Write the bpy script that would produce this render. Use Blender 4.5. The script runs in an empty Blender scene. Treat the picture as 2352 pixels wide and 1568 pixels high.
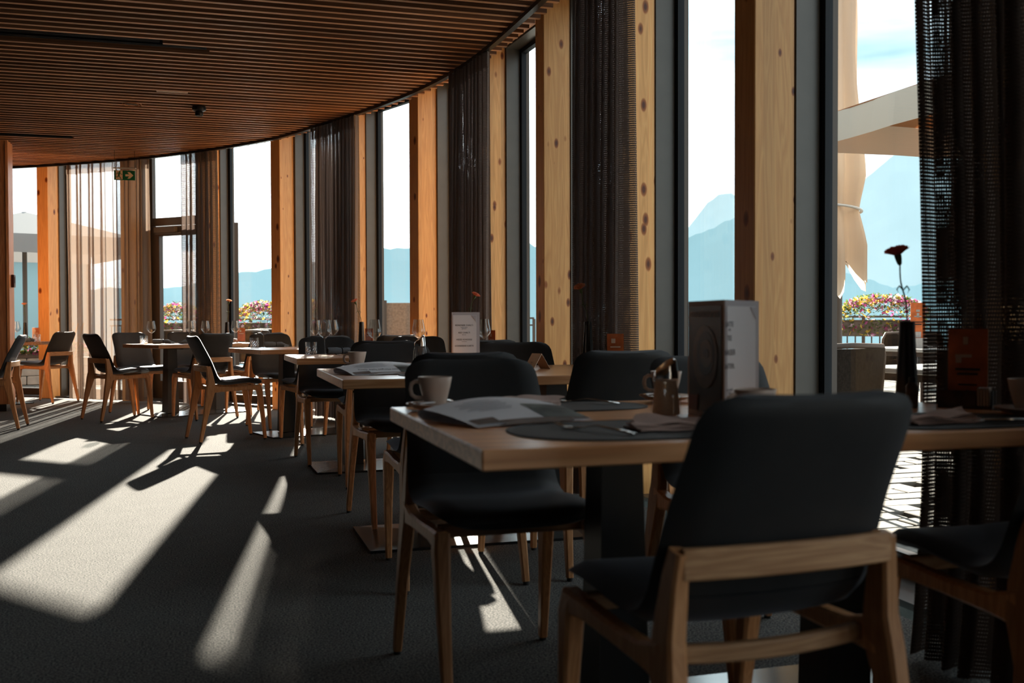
import bpy, bmesh, math, random
from mathutils import Vector, Matrix

random.seed(7)
PI = math.pi
SC = bpy.context.scene
COL = SC.collection

# ------------------------------------------------------------------ camera
YAW = math.radians(16.6); FPX = 2333.0; EYE = 0.98
PITCH = math.atan((784 - 737.0) / FPX); ROLL = 0.0030
fw = Vector((math.sin(YAW) * math.cos(PITCH), math.cos(YAW) * math.cos(PITCH), -math.sin(PITCH)))
r0 = Vector((math.cos(YAW), -math.sin(YAW), 0)); u0 = r0.cross(fw)
rr = r0 * math.cos(ROLL) - u0 * math.sin(ROLL); uu = u0 * math.cos(ROLL) + r0 * math.sin(ROLL)
cd = bpy.data.cameras.new('camera'); cam = bpy.data.objects.new('camera', cd); COL.objects.link(cam)
M = Matrix.Identity(4)
for i, v in enumerate((rr, uu, -fw)):
    for k in range(3): M[k][i] = v[k]
M.translation = Vector((0, 0, EYE))
cam.matrix_world = M
cd.sensor_width = 36; cd.sensor_fit = 'HORIZONTAL'; cd.lens = FPX / 2352 * 36
cd.clip_start = 0.05; cd.clip_end = 12000
cd.dof.use_dof = True; cd.dof.focus_distance = 6.8; cd.dof.aperture_fstop = 4.0
SC.camera = cam
# ------------------------------------------------------------------ colour management
SC.view_settings.view_transform = 'Standard'; SC.view_settings.look = 'None'
SC.view_settings.gamma = 1; SC.view_settings.use_curve_mapping = False
SC.view_settings.exposure = EXPOSURE = 0.5
cy = SC.cycles
cy.max_bounces = 7; cy.diffuse_bounces = 4; cy.glossy_bounces = 4; cy.transmission_bounces = 6
cy.transparent_max_bounces = 24; cy.caustics_reflective = False; cy.caustics_refractive = False
cy.sample_clamp_indirect = 6; cy.use_denoising = True; cy.use_adaptive_sampling = True; cy.adaptive_threshold = 0.02
# ------------------------------------------------------------------ sky
w = bpy.data.worlds.new('sky'); SC.world = w; w.use_nodes = True
nt = w.node_tree; nt.nodes.clear()
N = nt.nodes.new
out = N('ShaderNodeOutputWorld'); bg = N('ShaderNodeBackground'); bg.inputs['Strength'].default_value = 1.65
tc = N('ShaderNodeTexCoord'); sep = N('ShaderNodeSeparateXYZ'); nt.links.new(tc.outputs['Generated'], sep.inputs[0])
mp = N('ShaderNodeMapping'); mp.inputs['Scale'].default_value = (1.2, 1.2, 7.0); nt.links.new(tc.outputs['Generated'], mp.inputs[0])
nz = N('ShaderNodeTexNoise'); nz.inputs['Scale'].default_value = 1.6; nz.inputs['Detail'].default_value = 5; nz.inputs['Roughness'].default_value = .5
nt.links.new(mp.outputs[0], nz.inputs[0])
cr = N('ShaderNodeValToRGB'); cr.color_ramp.elements[0].position = .30; cr.color_ramp.elements[1].position = .52
cr.color_ramp.elements[0].color = (0.24, 0.39, 0.46, 1); cr.color_ramp.elements[1].color = (0.81, 0.885, 0.925, 1)
nt.links.new(nz.outputs['Fac'], cr.inputs[0])
ramp = N('ShaderNodeMapRange'); ramp.inputs[1].default_value = -0.02; ramp.inputs[2].default_value = 0.0
nt.links.new(sep.outputs[2], ramp.inputs[0])
mx = N('ShaderNodeMix'); mx.data_type = 'RGBA'; mx.inputs[6].default_value = (0.25, 0.3, 0.32, 1)
nt.links.new(ramp.outputs[0], mx.inputs[0]); nt.links.new(cr.outputs[0], mx.inputs[7])
# bright sky glow around the sun, added to fill the room with light
sdir = (math.sin(math.radians(7.5)) * math.cos(math.radians(20.0)), math.cos(math.radians(7.5)) * math.cos(math.radians(20.0)), math.sin(math.radians(20.0)))
nv_ = N('ShaderNodeVectorMath'); nv_.operation = 'NORMALIZE'; nt.links.new(tc.outputs['Generated'], nv_.inputs[0])
dt = N('ShaderNodeVectorMath'); dt.operation = 'DOT_PRODUCT'; nt.links.new(nv_.outputs[0], dt.inputs[0]); dt.inputs[1].default_value = sdir
mxx = N('ShaderNodeMath'); mxx.operation = 'MAXIMUM'; mxx.inputs[1].default_value = 0; nt.links.new(dt.outputs['Value'], mxx.inputs[0])
pw_ = N('ShaderNodeMath'); pw_.operation = 'POWER'; pw_.inputs[1].default_value = 30; nt.links.new(mxx.outputs[0], pw_.inputs[0])
am_ = N('ShaderNodeMath'); am_.operation = 'MULTIPLY_ADD'; am_.inputs[1].default_value = 3.5; am_.inputs[2].default_value = 1.0; nt.links.new(pw_.outputs[0], am_.inputs[0])
hz = N('ShaderNodeMix'); hz.data_type = 'RGBA'; hz.blend_type = 'MULTIPLY'; hz.inputs[0].default_value = 1; nt.links.new(mx.outputs[2], hz.inputs[6]); nt.links.new(am_.outputs[0], hz.inputs[7])
mx = hz
nt.links.new(mx.outputs[2], bg.inputs[0]); nt.links.new(bg.outputs[0], out.inputs[0])
# ------------------------------------------------------------------ sun
SUN_AZ = math.radians(7.5); SUN_EL = math.radians(20.0)
sd = bpy.data.lights.new('sun', 'SUN'); sd.energy = 27.0; sd.angle = math.radians(0.7); sd.color = (1.0, 0.88, 0.74)
sun = bpy.data.objects.new('sun', sd); COL.objects.link(sun)
sv = Vector((math.sin(SUN_AZ) * math.cos(SUN_EL), math.cos(SUN_AZ) * math.cos(SUN_EL), math.sin(SUN_EL)))
sun.rotation_euler = sv.to_track_quat('Z', 'Y').to_euler(); sun.location = sv * 30


# ================================================================== helpers
def lin(r, g, b):
    f = lambda c: (c / 255 / 12.92) if c / 255 <= .04045 else ((c / 255 + .055) / 1.055) ** 2.4
    return (f(r), f(g), f(b), 1)


class MB:
    """collects shapes into one mesh"""
    def __init__(s): s.v = []; s.f = []; s.uv = None
    def add(s, vs, fs):
        n = len(s.v); s.v += [tuple(v) for v in vs]; s.f += [tuple(i + n for i in f) for f in fs]; return s
    def box(s, c, d, rz=0.0, m=None):
        hx, hy, hz = d[0] / 2, d[1] / 2, d[2] / 2
        vs = [Vector((x, y, z)) for z in (-hz, hz) for y in (-hy, hy) for x in (-hx, hx)]
        if rz: R = Matrix.Rotation(rz, 3, 'Z'); vs = [R @ v for v in vs]
        vs = [v + Vector(c) for v in vs]
        if m is not None: vs = [m @ v for v in vs]
        return s.add(vs, [(0, 2, 3, 1), (4, 5, 7, 6), (0, 1, 5, 4), (2, 6, 7, 3), (0, 4, 6, 2), (1, 3, 7, 5)])
    def bbox(s, c, d, b=.003, rz=0.0):
        """box with chamfered edges"""
        hx, hy, hz = d[0] / 2, d[1] / 2, d[2] / 2; b = min(b, hx * .9, hy * .9, hz * .9)
        R = Matrix.Rotation(rz, 3, 'Z'); rings = []
        for z, k in ((-hz, b), (-hz + b, 0), (hz - b, 0), (hz, b)):
            X, Y = hx - k, hy - k; q = b
            ring = [(X - q, -Y), (X, -Y + q), (X, Y - q), (X - q, Y), (-X + q, Y), (-X, Y - q), (-X, -Y + q), (-X + q, -Y)]
            rings.append([R @ Vector((x, y, z)) + Vector(c) for x, y in ring])
        return s.loft(rings, True)
    def loft(s, rings, cap=True, closed=True):
        n = len(rings[0]); vs = [v for r in rings for v in r]; fs = []
        for i in range(len(rings) - 1):
            for j in range(n if closed else n - 1):
                a, b_ = i * n + j, i * n + (j + 1) % n
                fs.append((a, b_, b_ + n, a + n))
        if cap: fs.append(tuple(reversed(range(n)))); fs.append(tuple((len(rings) - 1) * n + j for j in range(n)))
        return s.add(vs, fs)
    def lathe(s, prof, seg=24, c=(0, 0, 0), cap=True, m=None):
        rings = []
        for r, z in prof:
            ring = [Vector((r * math.cos(2 * PI * k / seg) + c[0], r * math.sin(2 * PI * k / seg) + c[1], z + c[2])) for k in range(seg)]
            if m is not None: ring = [m @ v for v in ring]
            rings.append(ring)
        return s.loft(rings, cap)
    def tube(s, pts, rad, seg=8, sq=None, up=(0, 0, 1)):
        """sweep; rad list or number; sq=(w list, d list) for rounded rectangles"""
        pts = [Vector(p) for p in pts]; rings = []; n = len(pts)
        for i, p in enumerate(pts):
            t = (pts[min(i + 1, n - 1)] - pts[max(i - 1, 0)]).normalized()
            U = Vector(up); a = t.cross(U)
            if a.length < 1e-3: a = t.cross(Vector((1, 0, 0)))
            a.normalize(); b = a.cross(t).normalized()
            ring = []
            if sq:
                W = sq[0][i] / 2; D = sq[1][i] / 2; q = min(W, D) * .35
                for x, y in ((W - q, -D), (W, -D + q), (W, D - q), (W - q, D), (-W + q, D), (-W, D - q), (-W, -D + q), (-W + q, -D)):
                    ring.append(p + a * x + b * y)
            else:
                r = rad[i] if isinstance(rad, (list, tuple)) else rad
                for k in range(seg):
                    an = 2 * PI * k / seg; ring.append(p + a * (r * math.cos(an)) + b * (r * math.sin(an)))
            rings.append(ring)
        return s.loft(rings, True)
    def prism(s, poly, z0, z1, m=None):
        n = len(poly)
        vs = [Vector((x, y, z0)) for x, y in poly] + [Vector((x, y, z1)) for x, y in poly]
        if m is not None: vs = [m @ v for v in vs]
        fs = [tuple(reversed(range(n))), tuple(range(n, 2 * n))] + [(i, (i + 1) % n, (i + 1) % n + n, i + n) for i in range(n)]
        return s.add(vs, fs)
    def mesh(s, name, mat, smooth=False, ang=0.7):
        me = bpy.data.meshes.new(name); me.from_pydata([tuple(v) for v in s.v], [], s.f)
        me.materials.append(mat)
        bm = bmesh.new(); bm.from_mesh(me); bmesh.ops.recalc_face_normals(bm, faces=bm.faces)
        if smooth:
            for f in bm.faces: f.smooth = True
            for e in bm.edges:
                e.smooth = len(e.link_faces) != 2 or e.calc_face_angle(0) < ang
        bm.to_mesh(me); bm.free(); me.update()
        return me
    def build(s, name, mat, parent=None, smooth=False, ang=0.7):
        o = bpy.data.objects.new(name, s.mesh(name, mat, smooth, ang)); COL.objects.link(o)
        if parent: o.parent = parent
        return o


def tag(o, label=None, cat=None, group=None, kind=None):
    if label: o['label'] = label
    if cat: o['category'] = cat
    if group: o['group'] = group
    if kind: o['kind'] = kind
    return o


def empty(name, loc=(0, 0, 0), rz=0.0):
    o = bpy.data.objects.new(name, None); COL.objects.link(o); o.location = loc; o.rotation_euler = (0, 0, rz); o.empty_display_size = .05
    return o


KIDS = {}
def kids(o):
    return [c for c in bpy.data.objects if c.parent == o]


def reg(root):
    """remember a prototype's tree so that copies are quick"""
    def rec(o): KIDS[o.name] = [c for c in kids(o)]; [rec(c) for c in KIDS[o.name]]
    rec(root); return root


def dup(root, loc, rz, label, group=None, cat=None):
    def rec(o, par):
        c = o.copy(); COL.objects.link(c)
        if par: c.parent = par
        for ch in KIDS.get(o.name, []): rec(ch, c)
        return c
    r = rec(root, None); r.location = loc; r.rotation_euler = (0, 0, rz); r['label'] = label
    if group: r['group'] = group
    return r


def first_or_dup(state, root, loc, rz, label, group=None):
    if not state.get(root.name):
        state[root.name] = True
        root.location = loc; root.rotation_euler = (0, 0, rz); root['label'] = label
        if group: root['group'] = group
        return root
    return dup(root, loc, rz, label, group)
USED = {}


# ================================================================== materials
def newmat(name):
    m = bpy.data.materials.new(name); m.use_nodes = True; n = m.node_tree
    return m, n, n.nodes, n.links, n.nodes['Principled BSDF']


def plain(name, col, rough=.5, metal=0.0, noise=0.0, nscale=30, bump=0.0, spec=.5, sheen=0.0):
    m, n, N, L, P = newmat(name)
    P.inputs['Base Color'].default_value = col; P.inputs['Roughness'].default_value = rough; P.inputs['Metallic'].default_value = metal
    P.inputs['Specular IOR Level'].default_value = spec
    if sheen: P.inputs['Sheen Weight'].default_value = sheen; P.inputs['Sheen Roughness'].default_value = .5
    if noise or bump:
        t = N.new('ShaderNodeTexCoord'); z = N.new('ShaderNodeTexNoise'); z.inputs['Scale'].default_value = nscale; z.inputs['Detail'].default_value = 4
        L.new(t.outputs['Object'], z.inputs[0])
        if noise:
            c = N.new('ShaderNodeValToRGB'); e = c.color_ramp.elements
            e[0].position = .3; e[1].position = .7
            e[0].color = tuple(x * (1 - noise) for x in col[:3]) + (1,); e[1].color = tuple(min(1, x * (1 + noise)) for x in col[:3]) + (1,)
            L.new(z.outputs['Fac'], c.inputs[0]); L.new(c.outputs[0], P.inputs['Base Color'])
        if bump:
            b = N.new('ShaderNodeBump'); b.inputs['Strength'].default_value = bump; b.inputs['Distance'].default_value = .002
            L.new(z.outputs['Fac'], b.inputs['Height']); L.new(b.outputs[0], P.inputs['Normal'])
    return m


def wood(name, light, dark, axis='Z', knots=False, rough=.45, scale=1.0, contrast=1.0, spec=.4, vary=.25, lam=0.0):
    m, n, N, L, P = newmat(name)
    P.inputs['Roughness'].default_value = rough; P.inputs['Specular IOR Level'].default_value = spec
    t = N.new('ShaderNodeTexCoord'); oi = N.new('ShaderNodeObjectInfo')
    off = N.new('ShaderNodeVectorMath'); off.operation = 'MULTIPLY_ADD'
    cmb = N.new('ShaderNodeCombineXYZ')
    for k in range(3): L.new(oi.outputs['Random'], cmb.inputs[k])
    off.inputs[1].default_value = (13.7, 7.3, 21.1)
    L.new(cmb.outputs[0], off.inputs[0]); L.new(t.outputs['Object'], off.inputs[2])
    mp = N.new('ShaderNodeMapping'); lo, hi = .9 * scale, 14 * scale
    mp.inputs['Scale'].default_value = {'X': (lo, hi, hi), 'Y': (hi, lo, hi), 'Z': (hi, hi, lo)}[axis]
    L.new(off.outputs[0], mp.inputs[0])
    z = N.new('ShaderNodeTexNoise'); z.inputs['Scale'].default_value = 1.0; z.inputs['Detail'].default_value = 3; z.inputs['Distortion'].default_value = .4
    L.new(mp.outputs[0], z.inputs[0])
    mul = N.new('ShaderNodeMath'); mul.operation = 'MULTIPLY'; mul.inputs[1].default_value = 9.0; L.new(z.outputs['Fac'], mul.inputs[0])
    fr = N.new('ShaderNodeMath'); fr.operation = 'PINGPONG'; fr.inputs[1].default_value = .5; L.new(mul.outputs[0], fr.inputs[0])
    c = N.new('ShaderNodeValToRGB'); e = c.color_ramp.elements; e[0].position = 0.05; e[1].position = .5
    e[0].color = tuple(l + (d - l) * contrast for l, d in zip(light[:3], dark[:3])) + (1,); e[1].color = light
    L.new(fr.outputs[0], c.inputs[0])
    fine = N.new('ShaderNodeTexNoise'); fine.inputs['Scale'].default_value = 9.0; fine.inputs['Detail'].default_value = 2; L.new(mp.outputs[0], fine.inputs[0])
    mr = N.new('ShaderNodeMapRange'); mr.inputs[3].default_value = 1 - vary; mr.inputs[4].default_value = 1 + vary; L.new(fine.outputs['Fac'], mr.inputs[0])
    mm = N.new('ShaderNodeMix'); mm.data_type = 'RGBA'; mm.blend_type = 'MULTIPLY'; mm.inputs[0].default_value = 1
    L.new(c.outputs[0], mm.inputs[6]); L.new(mr.outputs[0], mm.inputs[7])
    # piece to piece variation
    hr = N.new('ShaderNodeMapRange'); hr.inputs[3].default_value = .86; hr.inputs[4].default_value = 1.65; L.new(oi.outputs['Random'], hr.inputs[0])
    m2 = N.new('ShaderNodeMix'); m2.data_type = 'RGBA'; m2.blend_type = 'MULTIPLY'; m2.inputs[0].default_value = 1
    L.new(mm.outputs[2], m2.inputs[6]); L.new(hr.outputs[0], m2.inputs[7]); last = m2
    if lam:      # glued lamellas: a tone step every lam metres across
        s3 = N.new('ShaderNodeSeparateXYZ'); L.new(t.outputs['Object'], s3.inputs[0])
        sn = N.new('ShaderNodeMath'); sn.operation = 'DIVIDE'; sn.inputs[1].default_value = lam; L.new(s3.outputs[1], sn.inputs[0])
        fl = N.new('ShaderNodeMath'); fl.operation = 'FLOOR'; L.new(sn.outputs[0], fl.inputs[0])
        wn = N.new('ShaderNodeTexWhiteNoise'); wn.noise_dimensions = '2D'; cb = N.new('ShaderNodeCombineXYZ')
        L.new(fl.outputs[0], cb.inputs[0]); L.new(oi.outputs['Random'], cb.inputs[1]); L.new(cb.outputs[0], wn.inputs['Vector'])
        lr = N.new('ShaderNodeMapRange'); lr.inputs[3].default_value = .85; lr.inputs[4].default_value = 1.08; L.new(wn.outputs['Value'], lr.inputs[0])
        m3 = N.new('ShaderNodeMix'); m3.data_type = 'RGBA'; m3.blend_type = 'MULTIPLY'; m3.inputs[0].default_value = 1
        L.new(last.outputs[2], m3.inputs[6]); L.new(lr.outputs[0], m3.inputs[7]); last = m3
    if knots:
        kp = N.new('ShaderNodeMapping'); kp.inputs['Scale'].default_value = (8, 11, 5.2); L.new(off.outputs[0], kp.inputs[0])
        v = N.new('ShaderNodeTexVoronoi'); v.inputs['Scale'].default_value = 1.0; v.inputs['Randomness'].default_value = 1.0; L.new(kp.outputs[0], v.inputs[0])
        gate = N.new('ShaderNodeSeparateColor'); L.new(v.outputs['Color'], gate.inputs[0])
        gr = N.new('ShaderNodeMapRange'); gr.inputs[1].default_value = 0; gr.inputs[2].default_value = 1; gr.inputs[3].default_value = .03; gr.inputs[4].default_value = .26
        L.new(gate.outputs[0], gr.inputs[0])
        dv = N.new('ShaderNodeMath'); dv.operation = 'DIVIDE'; L.new(v.outputs['Distance'], dv.inputs[0]); L.new(gr.outputs[0], dv.inputs[1])
        kr = N.new('ShaderNodeValToRGB'); ke = kr.color_ramp.elements
        ke[0].position = .35; ke[0].color = (.13, .06, .03, 1); ke[1].position = 1.0; ke[1].color = (1, 1, 1, 1)
        k2 = kr.color_ramp.elements.new(.75); k2.color = (.50, .30, .18, 1)
        L.new(dv.outputs[0], kr.inputs[0])
        m4 = N.new('ShaderNodeMix'); m4.data_type = 'RGBA'; m4.blend_type = 'MULTIPLY'; m4.inputs[0].default_value = 1
        L.new(last.outputs[2], m4.inputs[6]); L.new(kr.outputs[0], m4.inputs[7]); last = m4
    L.new(last.outputs[2], P.inputs['Base Color'])
    return m


def glassy(name, tint=(1, 1, 1, 1), refl=.08, rim=.6):
    """thin glass: lets light straight through, mirrors at grazing angles"""
    m, n, N, L, P = newmat(name); N.remove(P)
    o = N['Material Output']; tr = N.new('ShaderNodeBsdfTransparent'); tr.inputs[0].default_value = tint
    g = N.new('ShaderNodeBsdfGlossy'); g.inputs['Roughness'].default_value = .02
    lw = N.new('ShaderNodeLayerWeight'); lw.inputs[0].default_value = .35
    pw = N.new('ShaderNodeMath'); pw.operation = 'POWER'; pw.inputs[1].default_value = 3.0; L.new(lw.outputs['Facing'], pw.inputs[0])
    mr = N.new('ShaderNodeMapRange'); mr.inputs[3].default_value = refl; mr.inputs[4].default_value = rim; L.new(pw.outputs[0], mr.inputs[0])
    mx = N.new('ShaderNodeMixShader'); L.new(mr.outputs[0], mx.inputs[0]); L.new(tr.outputs[0], mx.inputs[1]); L.new(g.outputs[0], mx.inputs[2])
    L.new(mx.outputs[0], o.inputs[0]); return m


def refractive(name, tint=(1, 1, 1, 1), bumps=False):
    m, n, N, L, P = newmat(name)
    P.inputs['Base Color'].default_value = tint; P.inputs['Transmission Weight'].default_value = 1; P.inputs['Roughness'].default_value = .02; P.inputs['IOR'].default_value = 1.5
    return m


def crystal():
    m, n, N, L, P = newmat('cut_crystal'); P.inputs['Transmission Weight'].default_value = 1; P.inputs['Roughness'].default_value = .03; P.inputs['IOR'].default_value = 1.5
    tr = N.new('ShaderNodeBsdfTransparent'); mx = N.new('ShaderNodeMixShader'); mx.inputs[0].default_value = .35
    L.new(P.outputs[0], mx.inputs[1]); L.new(tr.outputs[0], mx.inputs[2]); L.new(mx.outputs[0], N['Material Output'].inputs[0]); return m
MAT = {}
MAT['pine'] = wood('pine_post', (.72, .39, .14, 1), (.63, .315, .105, 1), 'Z', knots=True, rough=.4, scale=1.0, vary=.08, lam=.055)
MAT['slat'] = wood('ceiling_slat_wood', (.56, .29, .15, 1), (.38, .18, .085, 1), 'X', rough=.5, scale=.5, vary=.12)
MAT['panelwood'] = wood('panel_wood', (.55, .28, .14, 1), (.42, .19, .09, 1), 'Z', rough=.4, scale=1.0, vary=.12)
MAT['ash'] = wood('ash_tabletop', (.61, .315, .15, 1), (.43, .19, .08, 1), 'X', rough=.30, scale=.8, vary=.10, spec=.5)
MAT['oak'] = wood('chair_wood', (.54, .27, .12, 1), (.42, .19, .075, 1), 'Z', rough=.42, scale=1.6, vary=.12)
MAT['slat_side_shade'] = wood('shaded_slat_side', (.20, .095, .05, 1), (.13, .058, .03, 1), 'X', rough=.8, scale=.5, vary=.12)  # slat wood darkened: shade on the side faces is put into the colour
MAT['felt'] = plain('black_felt', (.004, .004, .004, 1), .95)
MAT['grey_panel'] = plain('grey_metal_panel', (.098, .088, .075, 1), .36, .2, noise=.06, nscale=8)
MAT['frame'] = plain('anthracite_frame', (.007, .010, .014, 1), .6, 0, spec=.25)
MAT['frame_out'] = plain('bronze_frame', (.10, .078, .062, 1), .6, 0)
MAT['door_metal'] = plain('brown_door_metal', (.075, .055, .043, 1), .4, .3)
MAT['sill'] = plain('dark_sill', (.05, .04, .035, 1), .35, .2)
MAT['pane'] = glassy('window_glass', (.97, .99, .99, 1), .03, .5)
MAT['wine'] = glassy('drinking_glass', (.92, .93, .93, 1), .06, .8)
MAT['crystal'] = crystal()
MAT['black'] = plain('black_metal', (.006, .007, .008, 1), .38, .3)
MAT['steel'] = plain('brushed_steel', (.30, .31, .30, 1), .27, .95, noise=.15, nscale=6)
MAT['chrome'] = plain('chrome', (.75, .74, .72, 1), .1, 1.0)
MAT['rubber'] = plain('black_glide', (.01, .01, .01, 1), .5)
MAT['cup'] = plain('stoneware_cup', (.66, .54, .46, 1), .3)
MAT['napkin'] = plain('rose_linen', (.60, .43, .37, 1), .9, noise=.12, nscale=300, bump=.4)
MAT['napkin_grey'] = plain('grey_linen', (.13, .155, .18, 1), .9, noise=.2, nscale=250, bump=.4)
MAT['mat'] = plain('leather_placemat', (.011, .014, .015, 1), .62, noise=.2, nscale=200, bump=.5)
MAT['vase'] = plain('black_vase', (.008, .010, .012, 1), .3)
MAT['paper'] = plain('white_paper', (.84, .83, .86, 1), .6)
MAT['paper_back'] = plain('pale_paper', (.55, .52, .55, 1), .6)
MAT['ink'] = plain('black_ink', (.02, .02, .03, 1), .6)
MAT['inkgrey'] = plain('grey_ink', (.22, .22, .25, 1), .6)
MAT['photo_brown'] = plain('brown_print', (.085, .045, .028, 1), .45, noise=.7, nscale=22)
MAT['photo_green'] = plain('green_print', (.10, .13, .12, 1), .45, noise=.7, nscale=16)
MAT['cover_edge'] = plain('tan_card', (.45, .28, .19, 1), .6)
MAT['cover_dark'] = plain('dark_print', (.03, .02, .015, 1), .4, noise=.4, nscale=12)
MAT['cover_shape'] = plain('cup_print', (.13, .075, .05, 1), .4, noise=.3, nscale=14)
MAT['cover_red'] = plain('red_print', (.13, .025, .012, 1), .4)
MAT['orange'] = plain('orange_card', (.65, .17, .05, 1), .35, noise=.35, nscale=14)
MAT['white'] = plain('white_ceramic', (.75, .75, .72, 1), .35)
def petal(name, col):
    m, n, N, L, P = newmat(name); P.inputs['Base Color'].default_value = col; P.inputs['Roughness'].default_value = .8
    tl = N.new('ShaderNodeBsdfTranslucent'); tl.inputs[0].default_value = col; mx = N.new('ShaderNodeMixShader'); mx.inputs[0].default_value = .5
    L.new(P.outputs[0], mx.inputs[1]); L.new(tl.outputs[0], mx.inputs[2]); L.new(mx.outputs[0], N['Material Output'].inputs[0]); return m
MAT['petal'] = petal('apricot_petal_t', (.75, .27, .18, 1)); MAT['petal2'] = petal('rose_petal_t', (.55, .10, .07, 1)); MAT['petal3'] = petal('peach_petal_t', (.85, .45, .28, 1))
MAT['fl_pink'] = petal('magenta_blossom', (.50, .08, .24, 1)); MAT['fl_yellow'] = petal('yellow_blossom', (.75, .46, .08, 1)); MAT['fl_pale'] = petal('pale_pink_blossom', (.75, .48, .55, 1))
MAT['canvas'] = petal('cream_canvas', (.42, .23, .12, 1)); MAT['canvas_pale'] = petal('pale_canvas', (.60, .50, .40, 1)); MAT['canvas_grey'] = petal('grey_canvas', (.42, .42, .42, 1)); MAT['foliage'] = petal('leaf_green', (.10, .15, .03, 1))
MAT['canvas_solid'] = plain('cream_valance', (.74, .64, .52, 1), .9)
MAT['stem'] = plain('green_stem', (.05, .09, .03, 1), .6)
MAT['coffee'] = plain('cinnamon_sugar', (.90, .68, .50, 1), .9, noise=.2, nscale=400)
MAT['signgreen'] = plain('exit_green', (.0, .13, .055, 1), .5)
MAT['signwhite'] = plain('exit_white', (.80, .62, .45, 1), .5)
MAT['stone'] = plain('terrace_stone', (.17, .16, .14, 1), .85, noise=.25, nscale=9, bump=.5)
MAT['joint'] = plain('terrace_joint', (.06, .055, .047, 1), .95, noise=.3, nscale=20)
MAT['rail'] = plain('bronze_rail', (.08, .056, .043, 1), .6, 0, spec=.3)
MAT['rattan'] = plain('brown_rattan', (.022, .016, .012, 1), .9, noise=.4, nscale=90, bump=.6, spec=.1)
MAT['outwhite'] = plain('white_laminate', (.45, .45, .44, 1), .4)
MAT['planter'] = plain('planter_metal', (.13, .085, .065, 1), .6, noise=.2, nscale=12)
MAT['corten'] = plain('weathered_panel', (.23, .14, .09, 1), .8, noise=.25, nscale=30)
MAT['plaster'] = plain('warm_plaster', (.14, .13, .13, 1), .9, noise=.1, nscale=3)
MAT['block'] = plain('garden_stone', (.46, .40, .34, 1), .9, noise=.2, nscale=6, bump=.4)
MAT['mount_near'] = plain('hazy_near_ridge', (.34, .50, .53, 1), 1.0, noise=.05, nscale=.004, spec=0)  # bluish air haze is put into the ridge colour
MAT['mount_far'] = plain('hazy_far_ridge', (.50, .62, .64, 1), 1.0, noise=.06, nscale=.003, spec=0)  # paler still, more distance haze in the base colour
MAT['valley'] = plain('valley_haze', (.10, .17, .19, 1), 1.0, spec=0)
MAT['darkred'] = plain('dark_red_plastic', (.05, .008, .008, 1), .4)


def fabric():
    m, n, N, L, P = newmat('charcoal_upholstery')
    P.inputs['Roughness'].default_value = .62; P.inputs['Specular IOR Level'].default_value = .35
    P.inputs['Sheen Weight'].default_value = .16; P.inputs['Sheen Roughness'].default_value = .4; P.inputs['Sheen Tint'].default_value = (.8, .85, 1, 1)
    t = N.new('ShaderNodeTexCoord'); z = N.new('ShaderNodeTexNoise'); z.inputs['Scale'].default_value = 5; z.inputs['Detail'].default_value = 6; L.new(t.outputs['Object'], z.inputs[0])
    c = N.new('ShaderNodeValToRGB'); e = c.color_ramp.elements; e[0].position = .3; e[1].position = .72
    e[0].color = (.011, .013, .015, 1); e[1].color = (.031, .030, .030, 1); L.new(z.outputs['Fac'], c.inputs[0]); L.new(c.outputs[0], P.inputs['Base Color'])
    z2 = N.new('ShaderNodeTexNoise'); z2.inputs['Scale'].default_value = 350; L.new(t.outputs['Object'], z2.inputs[0])
    b = N.new('ShaderNodeBump'); b.inputs['Strength'].default_value = .25; b.inputs['Distance'].default_value = .001; L.new(z2.outputs['Fac'], b.inputs['Height']); L.new(b.outputs[0], P.inputs['Normal'])
    return m
MAT['fabric'] = fabric()


def carpet():
    m, n, N, L, P = newmat('flecked_carpet')
    P.inputs['Roughness'].default_value = 1.0; P.inputs['Specular IOR Level'].default_value = .1
    t = N.new('ShaderNodeTexCoord')
    z = N.new('ShaderNodeTexNoise'); z.inputs['Scale'].default_value = 150; z.inputs['Detail'].default_value = 4; z.inputs['Roughness'].default_value = .7; L.new(t.outputs['Object'], z.inputs[0])
    c = N.new('ShaderNodeValToRGB'); e = c.color_ramp.elements; e[0].position = .40; e[1].position = .62
    e[0].color = (.016, .021, .026, 1); e[1].color = (.225, .217, .202, 1); L.new(z.outputs['Fac'], c.inputs[0])
    z2 = N.new('ShaderNodeTexNoise'); z2.inputs['Scale'].default_value = 9; z2.inputs['Detail'].default_value = 4; L.new(t.outputs['Object'], z2.inputs[0])
    mr = N.new('ShaderNodeMapRange'); mr.inputs[3].default_value = .85; mr.inputs[4].default_value = 1.15; L.new(z2.outputs['Fac'], mr.inputs[0])
    mm = N.new('ShaderNodeMix'); mm.data_type = 'RGBA'; mm.blend_type = 'MULTIPLY'; mm.inputs[0].default_value = 1
    L.new(c.outputs[0], mm.inputs[6]); L.new(mr.outputs[0], mm.inputs[7]); L.new(mm.outputs[2], P.inputs['Base Color'])
    b = N.new('ShaderNodeBump'); b.inputs['Strength'].default_value = .8; b.inputs['Distance'].default_value = .004; L.new(z.outputs['Fac'], b.inputs['Height']); L.new(b.outputs[0], P.inputs['Normal'])
    return m
MAT['carpet'] = carpet()


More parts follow.
